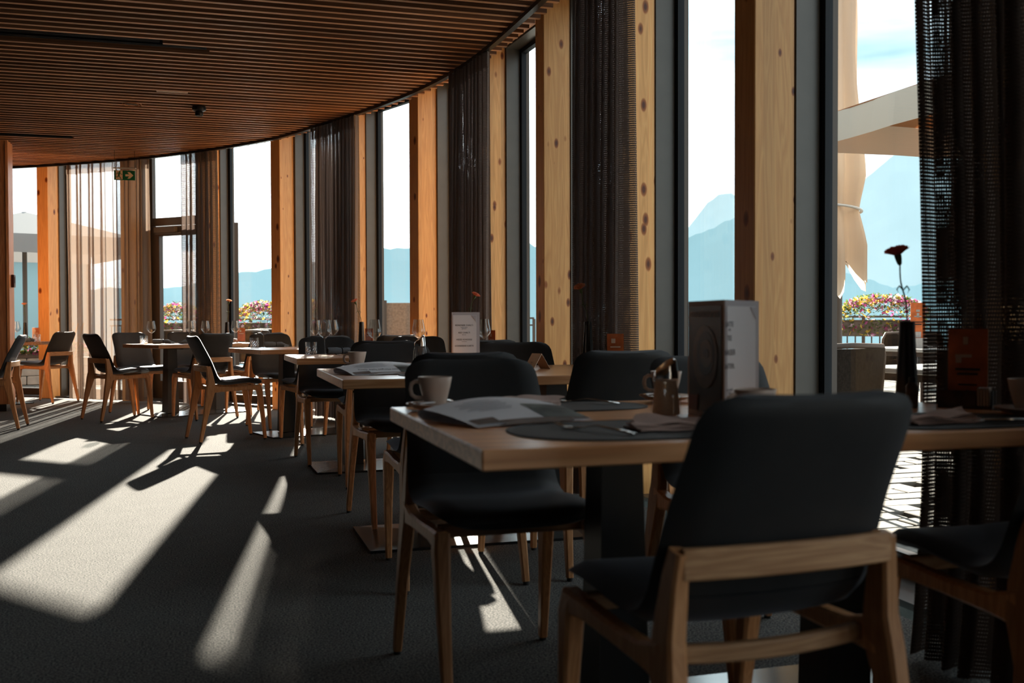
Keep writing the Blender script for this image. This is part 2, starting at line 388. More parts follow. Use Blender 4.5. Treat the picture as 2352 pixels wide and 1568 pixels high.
def curtain_mat(name, thread, trans, holes=.5, wid=.011):
    """open weave: threads with real gaps between them, from the cloth's own UV in metres"""
    m, n, N, L, P = newmat(name); N.remove(P); o = N['Material Output']
    uv = N.new('ShaderNodeTexCoord'); s = N.new('ShaderNodeSeparateXYZ'); L.new(uv.outputs['UV'], s.inputs[0])
    nz = N.new('ShaderNodeTexNoise'); nz.inputs['Scale'].default_value = 25; nz.inputs['Detail'].default_value = 2; L.new(uv.outputs['UV'], nz.inputs[0])
    def tri(sock, period, nw, hol):
        ad = N.new('ShaderNodeMath'); ad.operation = 'MULTIPLY_ADD'; ad.inputs[1].default_value = nw; L.new(nz.outputs['Fac'], ad.inputs[0]); L.new(sock, ad.inputs[2])
        d = N.new('ShaderNodeMath'); d.operation = 'DIVIDE'; d.inputs[1].default_value = period; L.new(ad.outputs[0], d.inputs[0])
        p = N.new('ShaderNodeMath'); p.operation = 'PINGPONG'; p.inputs[1].default_value = .5; L.new(d.outputs[0], p.inputs[0])
        g = N.new('ShaderNodeMath'); g.operation = 'GREATER_THAN'; g.inputs[1].default_value = .5 - hol * .5; L.new(p.outputs[0], g.inputs[0]); return g
    gu = tri(s.outputs[0], wid * .62, .001, min(.8, holes + .22)); gv = tri(s.outputs[1], wid, .001, holes * .88)
    gap = N.new('ShaderNodeMath'); gap.operation = 'MULTIPLY'; L.new(gu.outputs[0], gap.inputs[0]); L.new(gv.outputs[0], gap.inputs[1])
    df = N.new('ShaderNodeBsdfDiffuse'); df.inputs[0].default_value = thread
    tl = N.new('ShaderNodeBsdfTranslucent'); tl.inputs[0].default_value = trans
    tr = N.new('ShaderNodeBsdfTransparent')
    ad = N.new('ShaderNodeAddShader'); L.new(df.outputs[0], ad.inputs[0]); L.new(tl.outputs[0], ad.inputs[1])
    mx = N.new('ShaderNodeMixShader'); L.new(gap.outputs[0], mx.inputs[0]); L.new(ad.outputs[0], mx.inputs[1]); L.new(tr.outputs[0], mx.inputs[2])
    L.new(mx.outputs[0], o.inputs[0]); return m
MAT['curtain'] = curtain_mat('woven_curtain', (.15, .13, .125, 1), (.035, .026, .022, 1), .33)
MAT['near_weave'] = curtain_mat('near_curtain_weave', (.085, .065, .056, 1), (.03, .019, .014, 1), .38, .0105)
MAT['sheer'] = curtain_mat('sheer_curtain', (.17, .14, .12, 1), (.085, .064, .05, 1), .44, .007)
MAT['curtain_tape'] = plain('curtain_tape', (.10, .09, .085, 1), .9)

# ================================================================== the curved facade line
TRACK = [(1.99, -5.0), (1.99, -3.0), (1.99, -1.0), (1.99, 1.0), (1.99, 3.0), (1.99, 4.6), (1.985, 6.03), (1.955, 7.19), (1.875, 7.95), (1.69, 8.78), (1.40, 9.64),
         (1.045, 10.5), (.70, 11.27), (.22, 11.97), (-.28, 12.57), (-.78, 13.08), (-1.55, 13.71), (-2.38, 14.27), (-3.3, 14.8), (-4.4, 15.35), (-6.0, 16.0)]
def catmull(P, k=24):
    out = []
    for i in range(len(P) - 1):
        p0, p1, p2, p3 = (Vector(P[max(i - 1, 0)]), Vector(P[i]), Vector(P[i + 1]), Vector(P[min(i + 2, len(P) - 1)]))
        for j in range(k):
            t = j / k
            out.append(.5 * ((2 * p1) + (-p0 + p2) * t + (2 * p0 - 5 * p1 + 4 * p2 - p3) * t * t + (-p0 + 3 * p1 - 3 * p2 + p3) * t ** 3))
    out.append(Vector(P[-1])); return out
TR = catmull(TRACK)
def offset(path, d):
    o = []
    for i, p in enumerate(path):
        t = (path[min(i + 1, len(path) - 1)] - path[max(i - 1, 0)]).normalized()
        o.append(p + Vector((t.y, -t.x)) * d)          # outward (right of the travel direction)
    return o
WALL = offset(TR, .18)
def hit(path, tan):
    """crossing of the facade line with the ray x = tan * y from the origin"""
    for a, b in zip(path, path[1:]):
        fa, fb = a.x - tan * a.y, b.x - tan * b.y
        if fa * fb <= 0 and fa != fb and (a.y > .2 or b.y > .2): 
            return a + (b - a) * (fa / (fa - fb))
ARC = [0.0]
for a, b in zip(TR, TR[1:]): ARC.append(ARC[-1] + (b - a).length)
def track_at(s):
    for i in range(len(ARC) - 1):
        if ARC[i + 1] >= s:
            k = (s - ARC[i]) / (ARC[i + 1] - ARC[i]); p = TR[i] + (TR[i + 1] - TR[i]) * k
            t = (TR[i + 1] - TR[i]).normalized(); return p, t, Vector((t.y, -t.x))
    return TR[-1], (TR[-1] - TR[-2]).normalized(), Vector((0, 1))
def track_s(p):
    return min(range(len(TR)), key=lambda i: (TR[i] - p).length)
CEIL = 2.97; TOP = 3.15

# post corners, from the far partition round to behind the camera; travel order reversed so that +t runs to the near side
far_tans = [-.1387, -.0684, -.001, .066, .1325, .2009, .2685, .333]
PC = [hit(WALL, t) for t in far_tans] + [Vector((2.17, 5.15)), Vector((2.17, 3.757)), Vector((2.17, 2.38)), Vector((2.17, 1.0)), Vector((2.17, -.38)), Vector((2.17, -1.76)), Vector((2.17, -3.14))]
# one more beyond the partition
i0 = min(range(len(WALL)), key=lambda i: (WALL[i] - PC[0]).length); acc = 0; i = i0
while acc < 1.36: acc += (WALL[i + 1] - WALL[i]).length; i += 1
PC = [WALL[i]] + PC
W_POST, D_POST, D_PAN, D_FR = .17, .19, .305, .352
def tang(p):
    i = min(range(1, len(WALL) - 1), key=lambda i: (WALL[i] - p).length)
    t = -(WALL[i + 1] - WALL[i - 1]).normalized(); return t                    # towards the near side
POSTS = []
post_notes = ['far pine post beside the partition window', 'pine post behind the bright sheer curtain beside the terrace door', 'pine post behind the brown pleated curtain beyond the terrace door',
              'broad-lit pine post between the hillside window and the dark curtain group', 'pine post half hidden by the grey mesh curtain with the pink carnation before it',
              'knotty pine post to the near side of the window with the weathered brown screen', 'pine post showing beside the dark curtain behind the printed white menu',
              'knotty pine post with the narrow window slit beyond it, behind the tent card', 'pine post beside the heavy grey curtain behind the peach carnation',
              'wide pine post behind the standing menu, half-moon knots near its foot', 'pine post hidden by the near dark curtain', 'pine post beside the camera, out of view', 'pine post behind the camera', 'second pine post behind the camera', 'third pine post behind the camera']
for k, p in enumerate(PC):
    t = tang(p); n = Vector((-t.y, t.x)); POSTS.append((p, t, n))
    mb = MB(); mb.bbox((0, 0, TOP / 2), (W_POST, D_POST, TOP), .004)
    lab = 'pine post beyond the wood partition, mostly out of sight' if k == 0 else post_notes[k - 1]
    o = mb.build('trim_%d' % (k + 1), MAT['pine']); c = p - t * (W_POST / 2) + n * (D_POST / 2)
    o.location = (c.x, c.y, 0); o.rotation_euler = (0, 0, math.atan2(t.y, t.x)); tag(o, lab, 'post', 'pine posts of the glass facade', 'structure')
    print('POST', k, tuple(round(x, 2) for x in p), 'deg', round(math.degrees(math.atan2(t.y, t.x)), 1), 'gap', round((p - PC[k - 1]).length, 2) if k else '')

# ------------------------------------------------------------------ windows
win_labels = ['tall window between the wood partition and the far pine post', 'tall window behind the bright sheer curtain', 'glazed brown terrace door with closer and transom pane', 'tall window showing the blue hillside and flowers, beside the broad-lit pine post',
              'tall window almost covered by the grey brown mesh curtain', 'tall window with the weathered brown screen outside', 'tall window covered by the charcoal curtain behind the white menu', 'tall window seen only as a narrow slit with a chair outside',
              'tall window hidden by the heavy dark curtain behind the peach carnation', 'tall window framing two mountain peaks above the standing menu', 'near tall window showing the closed parasol and terrace chairs', 'window behind the near dark curtain', 'window beside the camera, out of view', 'window behind the camera', 'last window behind the camera']
for k in range(len(POSTS) - 1):
    p, t, n = POSTS[k]; q, t2, n2 = POSTS[k + 1]
    q = q - t2 * W_POST
    a = p; b = q; T = (b - a); Wd = T.length; T.normalize(); Nn = Vector((-T.y, T.x))
    isdoor = (k == 2)
    root = empty(('door_1' if isdoor else 'window_%d' % (k + 1)), (a.x, a.y, 0), math.atan2(T.y, T.x))
    tag(root, win_labels[k], 'door' if isdoor else 'window', 'full-height windows of the curved facade' if not isdoor else None, 'structure')
    side = .03
    for sgn, x0 in ((1, 0), (-1, Wd)):
        MB().bbox((x0 - sgn * .04, (D_POST + D_PAN) / 2, TOP / 2), (.096, D_PAN - D_POST, TOP), .002).build('reveal_panel', MAT['grey_panel'], root)
        MB().box((x0 - sgn * .02 , (D_PAN + D_FR) / 2, TOP / 2), (.04 + side * 2, D_FR - D_PAN, TOP)).box((x0 + sgn * .018, D_PAN + .012, TOP / 2), (.052, .02, TOP)).build('frame', MAT['door_metal'] if isdoor else MAT['frame'], root)
        MB().box((x0 - sgn * .02, D_FR + .013, TOP / 2), (.04 + .058, .026, TOP)).build('outer_trim', MAT['frame_out'], root)
    MB().box((Wd / 2, .09, TOP + .10), (Wd + .02, .18, .20)).build('head_beam', MAT['slat'], root)
    MB().box((Wd / 2, (D_POST + D_PAN) / 2, TOP + .1), (Wd, D_PAN - D_POST, .22)).build('head_panel', MAT['grey_panel'], root)
    MB().box((Wd / 2, (D_PAN + D_FR) / 2, TOP + .015), (Wd, D_FR - D_PAN, .12)).build('top_frame', MAT['frame'], root)
    MB().box((Wd / 2, .24, .012), (Wd, .30, .024)).build('sill', MAT['sill'], root)
    if isdoor:
        zt = 2.24
        MB().bbox((Wd / 2, .345, zt), (Wd - .04, .07, .10), .004).build('transom', MAT['door_metal'], root)
        MB().box((Wd / 2, .35, (zt + TOP) / 2 + .03), (Wd - .06, .012, TOP - zt - .1)).build('pane', MAT['pane'], root)
        lf = MB()
        lf.bbox((.095, .335, 1.10), (.13, .07, 2.16), .004); lf.bbox((Wd - .095, .335, 1.10), (.13, .07, 2.16), .004)
        lf.bbox((Wd / 2, .335, 2.12), (Wd - .30, .07, .12), .004); lf.bbox((Wd / 2, .335, .13), (Wd - .30, .07, .22), .004)
        leaf = lf.build('door_leaf', MAT['door_metal'], root)
        MB().box((Wd / 2, .345, 1.17), (Wd - .30, .012, 1.86)).build('pane', MAT['pane'], leaf)
        MB().bbox((.30, .275, 2.13), (.36, .055, .07), .006).box((.36, .27, 2.085), (.46, .018, .014)).build('door_closer', MAT['frame_out'], root)
        MB().tube([(Wd - .10, .29, 1.0), (Wd - .10, .25, 1.0), (Wd - .22, .25, 1.0)], .011).build('door_handle', MAT['chrome'], leaf)
    else:
        MB().box((Wd / 2, (D_PAN + D_FR) / 2, .065), (Wd - .04, D_FR - D_PAN, .09)).build('bottom_frame', MAT['sill'], root)
        MB().box((Wd / 2, D_FR - .02, TOP / 2 + .05), (Wd - .05, .012, TOP - .1)).build('pane', MAT['pane'], root)

# ------------------------------------------------------------------ floor, ceiling, closing walls
CL = MB(); inner = [(p.x, p.y) for p in offset(TR, .20)][::4]
poly = inner + [(-6.4, 16.2), (-6.4, -5.0)]
fl = MB().prism(poly, -.06, 0.0).build('floor', MAT['carpet']); tag(fl, 'grey flecked carpet with slanting patches of sunlight', 'floor', kind='structure')
outer = [(p.x, p.y) for p in offset(TR, .62)][::4] + [(-6.6, 16.5), (-6.6, -5.2)]
ce = MB().prism(outer, 3.26, 3.34).build('ceiling', MAT['felt']); tag(ce, 'slatted pine ceiling with dark gaps between the battens', 'ceiling', kind='structure')
fe = MB().prism(inner + [(-6.4, 16.2), (-6.4, -5.0)], 3.075, 3.085).build('backing_felt', MAT['felt'], ce)
for nm, c, d in (('wall_left', (-6.45, 5.6, 1.55), (.1, 21.4, 3.2)), ('wall_back', (-2.1, -5.05, 1.55), (8.9, .1, 3.2))):
    tag(MB().box(c, d).build(nm, MAT['plaster']), 'plain dark room wall outside the view', 'wall', kind='structure')
# far side: the room narrows behind the partition
tag(MB().box((-5.0, 15.95, 1.55), (3.2, .1, 3.2), -.42).build('wall_far', MAT['plaster']), 'plain room wall behind the wood partition', 'wall', kind='structure')
# slats
ENDL = offset(TR, .13)
def x_end(y):
    xs = []
    for a, b in zip(ENDL, ENDL[1:]):
        if (a.y - y) * (b.y - y) <= 0 and a.y != b.y: xs.append((a + (b - a) * ((y - a.y) / (b.y - a.y))).x)
    return min(xs) if xs else None
sm = MB().box((0, 0, 0), (1, .036, .070)).mesh('slat', MAT['slat']); sm.materials.append(MAT['slat_side_shade'])
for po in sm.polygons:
    if abs(po.normal.y) > .5: po.material_index = 1  # vertical faces take the painted shade
gapx = {}
y = -4.9; k = 0
while y < 15.8:
    xe = x_end(y)
    if xe is not None:
        segs = [(-6.4, xe)]
        if 7.60 < y < 7.72: segs = [(-6.4, -3.6), (-.30, xe)]
        elif 7.72 <= y < 7.84: segs = [(-6.4, -3.6), (.02, xe)]
        elif 11.86 < y < 11.98: segs = [(-6.4, -3.2), (-1.38, xe)]
        for x0, x1 in segs:
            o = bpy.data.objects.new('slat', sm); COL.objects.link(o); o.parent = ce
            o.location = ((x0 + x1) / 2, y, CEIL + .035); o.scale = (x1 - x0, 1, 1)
    y += .119; k += 1
# slot diffusers between the slats
for cx, cyy, L in ((-1.95, 7.66, 3.26), (-1.79, 7.775, 3.58), (-2.3, 11.92, 1.8)):
    t = empty('slot_diffuser', (cx, cyy, CEIL)); 
    tag(t, {7.66: 'black slot air diffuser let into the ceiling nearer the camera, front strip', 7.775: 'black slot air diffuser behind the front strip in the ceiling', 11.92: 'short black slot diffuser in the ceiling by the wood partition'}[cyy], 'vent', 'slot diffusers in the slatted ceiling')
    MB().box((0, 0, .045), (L, .07, .05)).build('housing', MAT['felt'], t)
    for yy in (-.022, 0, .022): MB().box((0, yy, .012), (L, .005, .024)).build('blade', MAT['frame'], t)
# curtain track
rings = []
for i in range(0, len(TR), 6):
    p, t = TR[i], (TR[min(i + 1, len(TR) - 1)] - TR[max(i - 1, 0)]).normalized(); n = Vector((t.y, -t.x))
    rings.append([Vector((p.x + n.x * a, p.y + n.y * a, z)) for a, z in ((-.02, CEIL - .028), (.02, CEIL - .028), (.02, CEIL + .0), (-.02, CEIL + .0))])
tag(MB().loft(rings).build('curtain_track', MAT['black']), 'black curved curtain track along the edge of the slatted ceiling', 'curtain track')

# ------------------------------------------------------------------ wood partition at the far side
pt = empty('wall_partition', (0, 0, 0)); tag(pt, 'wood-clad partition with a dark front face by the far window', 'partition', kind='structure')
MB().bbox((-4.2, 12.43, 1.53), (4.14, .26, 2.90), .003).build('cladding', MAT['panelwood'], pt)
MB().bbox((-2.115, 12.43, 1.53), (.03, .285, 2.90), .003).build('edge_board', MAT['panelwood'], pt)
MB().box((-4.2, 12.43, .04), (4.1, .22, .08)).build('plinth', MAT['black'], pt)
for xx in (-2.7, -3.3, -3.9, -4.5): MB().box((xx, 12.298, 1.53), (.008, .006, 2.9)).build('joint', MAT['black'], pt)
cr_ = empty('card_reader', (-2.085, 12.43, 1.44)); tag(cr_, 'small dark red wall reader on the edge of the wood partition', 'switch')
MB().bbox((0, 0, 0), (.035, .09, .14), .004).build('housing', MAT['darkred'], cr_); MB().box((.019, 0, .01), (.004, .05, .07)).build('screen', MAT['black'], cr_)

# ------------------------------------------------------------------ ceiling fittings
sdm = empty('smoke_detector', (-.072, 9.86, CEIL)); tag(sdm, 'round black smoke detector hanging under the slatted ceiling', 'smoke detector')
MB().lathe([(.055, 0), (.062, -.004), (.064, -.02), (.060, -.036), (.045, -.046), (.034, -.05)], 28).build('base', MAT['black'], sdm, True)
MB().lathe([(.034, -.046), (.036, -.052), (.036, -.082), (.032, -.088), (.004, -.09)], 28).build('sensor_cap', MAT['black'], sdm, True)
gr = empty('ceiling_grille', (-.66, 9.93, CEIL)); tag(gr, 'small round wooden grille flush in the slatted ceiling', 'vent')
MB().lathe([(.085, -.004), (.085, .012), (.06, .012), (.06, -.004)], 28, cap=False).build('rim', MAT['slat'], gr, True)
for i in range(-2, 3): MB().box((0, i * .022, .004), (2 * math.sqrt(.06 ** 2 - (i * .022) ** 2), .008, .01)).build('bar', MAT['frame_out'], gr)
hd = empty('ceiling_hatch', (-.29, 9.32, CEIL)); tag(hd, 'slim pale access strip between two ceiling slats', 'hatch')
MB().bbox((0, .0, .01), (.26, .03, .02), .002).build('cover', MAT['signwhite'], hd); MB().bbox((.0, .0, .03), (.24, .05, .02), .002).build('housing', MAT['frame'], hd)

# ------------------------------------------------------------------ exit sign
ex = empty('exit_sign', (-.925, 12.63, 2.685), math.radians(-3)); tag(ex, 'green emergency exit sign with running figure and arrow before the sheer curtain', 'sign')
MB().bbox((0, 0, 0), (.232, .014, .112), .002).build('plate', MAT['signgreen'], ex)
MB().bbox((0, 0, .083), (.25, .03, .014), .003).build('lamp_bar', MAT['outwhite'], ex)
MB().box((-.11, 0, .19), (.004, .004, .21)).build('hanger', MAT['frame'], ex); MB().box((.11, 0, .19), (.004, .004, .21)).build('hanger', MAT['frame'], ex)
RX = Matrix(((1, 0, 0, 0), (0, 0, 1, 0), (0, 1, 0, 0), (0, 0, 0, 1)))      # (x, z) drawings stand on the plate
def flat(polys, name, mat, par, yy=-.0075):
    mb = MB()
    for po in polys: mb.prism(po, yy - .001, yy, m=RX)
    return mb.build(name, mat, par)
flat([[(-.096, -.048), (-.022, -.048), (-.022, .054), (-.096, .054)]], 'door_panel', MAT['signwhite'], ex)
flat([[(.008, -.012), (.05, -.012), (.05, -.012), (.03, -.037), (.058, -.037), (.096, 0), (.058, .037), (.03, .037), (.05, .012), (.008, .012)]], 'arrow', MAT['signwhite'], ex)
def limb(a, b, w):
    a, b = Vector(a), Vector(b); d = (b - a).normalized(); n = Vector((-d.y, d.x)) * w / 2
    return [tuple(a + n), tuple(b + n), tuple(b - n), tuple(a - n)]
head = [(-.051 + .0085 * math.cos(i * PI / 6), .040 + .0085 * math.sin(i * PI / 6)) for i in range(12)]
flat([head, limb((-.058, .026), (-.064, -.004), .018), limb((-.066, .027), (-.045, .027), .009), limb((-.050, .026), (-.036, .010), .007), limb((-.037, .011), (-.024, .010), .006), limb((-.062, .027), (-.08, .022), .007), limb((-.079, .024), (-.088, .010), .006),
      limb((-.067, .0), (-.07, -.022), .009), limb((-.068, -.021), (-.096, -.021), .007), limb((-.063, -.004), (-.038, -.044), .009)], 'running_figure', MAT['signgreen'], ex, -.009)

# ------------------------------------------------------------------ curtains
NEAR_HANG = [(0, .058), (.14, .066), (.5, .077), (.78, .062), (1.03, .052), (1.46, .037), (1.9, .02), (2.95, 0)]
def interp(x, T):
    for (a, p), (b, q) in zip(T, T[1:]):
        if x <= b: return p + (q - p) * (x - a) / (b - a)
    return T[-1][1]
def curtain(s0, s1, label, amp=.042, pitch=.115, flare=0.0, seed=1, mat='curtain'):
    rnd = random.Random(seed); n = max(24, int(abs(s1 - s0) / pitch * 12)); rows = 26; vs = []; us = []
    ph = [rnd.uniform(-.6, .6) for _ in range(8)]; am = [rnd.uniform(.6, 1.25) for _ in range(int(abs(s1 - s0) / pitch) + 3)]
    z0, z1 = .025, CEIL - .03
    for r in range(rows + 1):
        z = z0 + (z1 - z0) * r / rows; hh = 1 - r / rows; ulen = 0; prev = None
        for i in range(n + 1):
            f = i / n; s = s0 + (s1 - s0) * f
            s -= flare * math.sin(min(1, hh * 1.5) * PI / 2) * (1 - f) * (1 if hh < .7 else 1 - (hh - .7) / .3 * .9)
            if flare: s -= (1 - f) * interp(z, NEAR_HANG)
            p, t, nn = track_at(s); c = (s1 - s0) * f / pitch; a = am[int(abs(c)) % len(am)] * (.75 + .45 * hh)
            off = amp * a * math.sin(2 * PI * c + .5 * hh * math.sin(3 * c + ph[0])) + .012 * math.sin(1.7 * c + ph[1] + 2.2 * hh) * hh
            sl = pitch * .24 * math.sin(4 * PI * c) * a
            q = Vector((p.x + nn.x * off + t.x * sl, p.y + nn.y * off + t.y * sl, z))
            vs.append(q)
            if prev: ulen += (Vector((q.x, q.y)) - Vector((prev.x, prev.y))).length
            prev = q; us.append((ulen, z))
    fs = [(r * (n + 1) + i, r * (n + 1) + i + 1, (r + 1) * (n + 1) + i + 1, (r + 1) * (n + 1) + i) for r in range(rows) for i in range(n)]
    me = bpy.data.meshes.new('curtain'); me.from_pydata([tuple(v) for v in vs], [], fs); me.materials.append(MAT[mat])
    ul = me.uv_layers.new(name='UVMap')
    for lp in me.loops: ul.data[lp.index].uv = us[lp.vertex_index]
    for po in me.polygons: po.use_smooth = True
    o = bpy.data.objects.new('curtain', me); COL.objects.link(o); tag(o, label, 'curtain', 'woven curtains along the facade')
    # heading tape: a narrow doubled band at the top
    tv = []; m_ = 0
    for r in (rows - 1, rows):
        for i in range(n + 1):
            v = vs[r * (n + 1) + i].copy(); p, t, nn = track_at(s0 + (s1 - s0) * i / n); v.x -= nn.x * .006; v.y -= nn.y * .006; tv.append(tuple(v))
    me2 = bpy.data.meshes.new('heading_tape'); me2.from_pydata(tv, [], [(i, i + 1, i + n + 2, i + n + 1) for i in range(n)]); me2.materials.append(MAT[mat])
    ul = me2.uv_layers.new(name='UVMap')
    for lp in me2.loops: vi = lp.vertex_index; ul.data[lp.index].uv = (us[vi % (n + 1)][0] + .003, tv[vi][2])
    o2 = bpy.data.objects.new('heading_tape', me2); COL.objects.link(o2); o2.parent = o
    return o
def s_ray(tan):
    p = hit(TR, tan); i = min(range(len(TR) - 1), key=lambda i: (TR[i] - p).length); return ARC[i] + (p - TR[i]).dot((TR[i + 1] - TR[i]).normalized())
CUR = [((-.1227, -.0525), 'bright sheer stretch of curtain hanging before the exit sign post', 2, .030, .19),
       ((-.0235, .0095), 'brown pleated curtain between the terrace door and the hillside window', 3, .045, .085),
       ((.0985, .1415), 'grey brown mesh curtain with the pink carnation before its edge', 4, .05, .066),
       ((.2375, .2735), 'dark charcoal curtain behind the printed white menu sheet', 5, .05, .085),
       ((.370, .425), 'heavy dark curtain with a silvery edge behind the peach carnation', 6, .055, .09)]
for (ta, tb), lab, sd_, am_, pi_ in CUR:
    curtain(s_ray(ta), s_ray(tb), lab, am_, pi_, 0, sd_, 'sheer' if sd_ == 2 else 'curtain')
y0 = 2.495
i_ = min(range(len(TR)), key=lambda i: abs(TR[i].y - y0) + abs(TR[i].x - 1.99)); sN = ARC[i_]
curtain(sN, sN - 1.3, 'large near woven curtain, almost black, beside the table with the orange card', .075, .075, .05, 8, 'near_weave')

# ================================================================== chairs
def smoothpath(P, k=5):
    return catmull([tuple(p) for p in P], k)
SP = [(.245, .464), (.215, .485), (.12, .489), (.0, .479), (-.06, .480), (-.112, .499), (-.143, .538), (-.163, .590), (-.194, .668), (-.245, .770), (-.290, .861)]
def shell(i0, i1, name, parent, toptaper, thick0, thick1):
    path = smoothpath(SP[i0:i1 + 1], 6) if i1 - i0 > 1 else [Vector(p) for p in SP[i0:i1 + 1]]
    L = [0.0]
    for a, b in zip(path, path[1:]): L.append(L[-1] + (b - a).length)
    tot = L[-1]; rings = []; nt_ = 13
    ext = [(0, 0)] + [(i, 0) for i in range(len(path))] + [(len(path) - 1, 1)]
    for idx, (i, endc) in enumerate(ext):
        p = path[i]; t = (path[min(i + 1, len(path) - 1)] - path[max(i - 1, 0)]).normalized(); nrm = Vector((-t.y, t.x)) * -1    # points to the sitter side
        s = L[i]; f = s / tot; th = thick0 + (thick1 - thick0) * f
        back = max(0, min(1, (p.y - .47) / .12))
        Wd = .222 - .006 * back - .016 * max(0, (p.y - .6) / .26)
        # rounded corners at the free end
        r = .055 if toptaper else .075; d = (tot - s) if toptaper else s
        free = True
        if d < r: Wd = Wd - r + math.sqrt(max(r * r - (r - d) ** 2, 0)); th *= .55 + .45 * math.sqrt(max(0, 1 - ((r - d) / r) ** 4))
        if (idx == 0 or idx == len(ext) - 1): th *= .55; Wd *= .985
        ring = []
        for side in (1, -1):
            for j in range(nt_):
                u = (-1 + 2 * j / (nt_ - 1)) * side
                e = math.sqrt(max(0, 1 - abs(u) ** 7)) if abs(u) < 1 else 0
                x = Wd * u; base = (1 - back) * .010 * u * u + back * .012 * u * u
                off = side * th / 2 * e + base
                ring.append(Vector((x, p.x + nrm.x * off, p.y + nrm.y * off)))
        rings.append(ring)
    return MB().loft(rings, True).build(name, MAT['fabric'], parent, True, 1.0)


def make_chair():
    c = empty('dining_chair'); tag(c, 'x', 'chair', 'charcoal upholstered dining chairs with wooden frames')
    shell(0, 6, 'seat', c, False, .042, .044)
    shell(6, 10, 'backrest', c, True, .044, .034)
    for s in (-1, 1):
        MB().tube([(s * .196, .268, .012), (s * .201, .245, .22), (s * .203, .220, .41), (s * .200, .210, .45)], 0, sq=([.024, .032, .042, .040], [.026, .034, .050, .05]), up=(0, 1, 0)).build('leg', MAT['oak'], c, True, .6)
        MB().tube([(s * .226, -.272, .012), (s * .219, -.228, .22), (s * .209, -.186, .42), (s * .205, -.180, .48), (s * .200, -.190, .57), (s * .195, -.199, .618)], 0,
                  sq=([.024, .031, .036, .034, .030, .028], [.027, .040, .072, .062, .046, .036]), up=(0, 1, 0)).build('leg', MAT['oak'], c, True, .6)
        MB().tube([(s * .208, -.18, .437), (s * .206, -.10, .430), (s * .204, .02, .431), (s * .203, .14, .436), (s * .202, .225, .434)], 0,
                  sq=([.034, .034, .034, .034, .038], [.070, .040, .034, .038, .050])).build('side_rail', MAT['oak'], c, True, .6)
        for yy, xx in ((.268, .196), (-.272, .226)): MB().lathe([(.011, 0), (.011, .014)], 12, (s * xx, yy, 0)).build('foot_glide', MAT['rubber'], c)
    MB().tube([(-.195 + .039 * i, -.206 - .014 * (1 - (i / 5 - 1) ** 2), .598) for i in range(11)], 0, sq=([.020] * 11, [.050] * 11)).build('back_rail', MAT['oak_x'], c, True, .6)
    MB().tube([(-.2 + .04 * i, -.135 - .012 * (1 - (i / 5 - 1) ** 2), .436 - .008 * (1 - (i / 5 - 1) ** 2)) for i in range(11)], 0, sq=([.024] * 11, [.030] * 11)).build('rear_stretcher', MAT['oak_x'], c, True, .6)
    MB().tube([(-.2, .16, .446), (0, .16, .446), (.2, .16, .446)], 0, sq=([.024] * 3, [.034] * 3)).build('front_stretcher', MAT['oak_x'], c, True, .6)
    return reg(c)
MAT['oak_x'] = wood('chair_rail_wood', (.46, .265, .135, 1), (.33, .17, .08, 1), 'X', rough=.42, scale=1.6, vary=.12)
CH = make_chair()
CHAIRS = [  # x, y, heading in degrees, label
    (.89, 1.655, 93, 'large near dining chair with its back to us, before the standing menu'),
    (1.665, 1.72, 90, 'near dining chair cut off by the picture edge, before the card holder'),
    (.750, 2.68, -90, 'dining chair behind the corner cup, worn seat facing us under the near table'),
    (1.53, 2.68, -90, 'grey dining chair behind the sugar shaker, facing us'),
    (.895, 3.86, 90, 'dining chair back to us, only its rim showing behind the one at the corner cup'),
    (1.52, 3.86, 90, 'dining chair with its dark back to us beneath the peach carnation'),
    (.915, 4.96, -88, 'dining chair facing us behind the rolled brochure with the greeting'),
    (1.57, 4.96, -91, 'dining chair facing us behind the small tent card'),
    (.99, 6.22, 91, 'dining chair seen as a thin rim above the one behind the rolled brochure'),
    (1.60, 6.18, 90, 'dining chair rim showing above the one behind the tent card, under a wine glass'),
    (.83, 7.23, -88, 'dining chair facing us behind the crystal tumbler and dark napkin roll'),
    (1.50, 7.24, -90, 'dining chair facing us between the white menu and the clear wine glasses'),
    (.835, 8.485, 107, 'dining chair with back to us, its seat showing past the third table column'),
    (1.44, 8.66, 107, 'dining chair rim behind the two clear wine glasses'),
    (.131, 8.827, 15, 'dining chair in side view at the end of the fourth table, sun on its seat'),
    (.63, 9.70, -73, 'dining chair facing us behind the fourth table, before the sunlit pine post'),
    (-.892, 10.996, 29.5, 'dining chair in side view at the end of the table below the exit sign'),
    (-.70, 11.67, -57, 'dining chair facing away from the sheer curtain, sun along its back edge'),
    (-.15, 11.90, -61, 'dining chair behind the far table before the brown pleated curtain'),
    (-.06, 10.866, 119, 'dining chair seen from behind beside the side-view chair, wooden back rail in full view'),
    (.47, 11.16, 119, 'dining chair at the window end of the far table, mostly hidden'),
    (-1.92, 13.61, 148, 'dining chair in front of the far pine post, seat turned to the small window table'),
    (-1.945, 10.39, 179, 'dining chair before the wood partition, turned away from the room'),
]
for x, y, a, lab in CHAIRS:
    first_or_dup(USED, CH, (x, y, 0), math.radians(a - 90), lab, 'charcoal upholstered dining chairs with wooden frames')

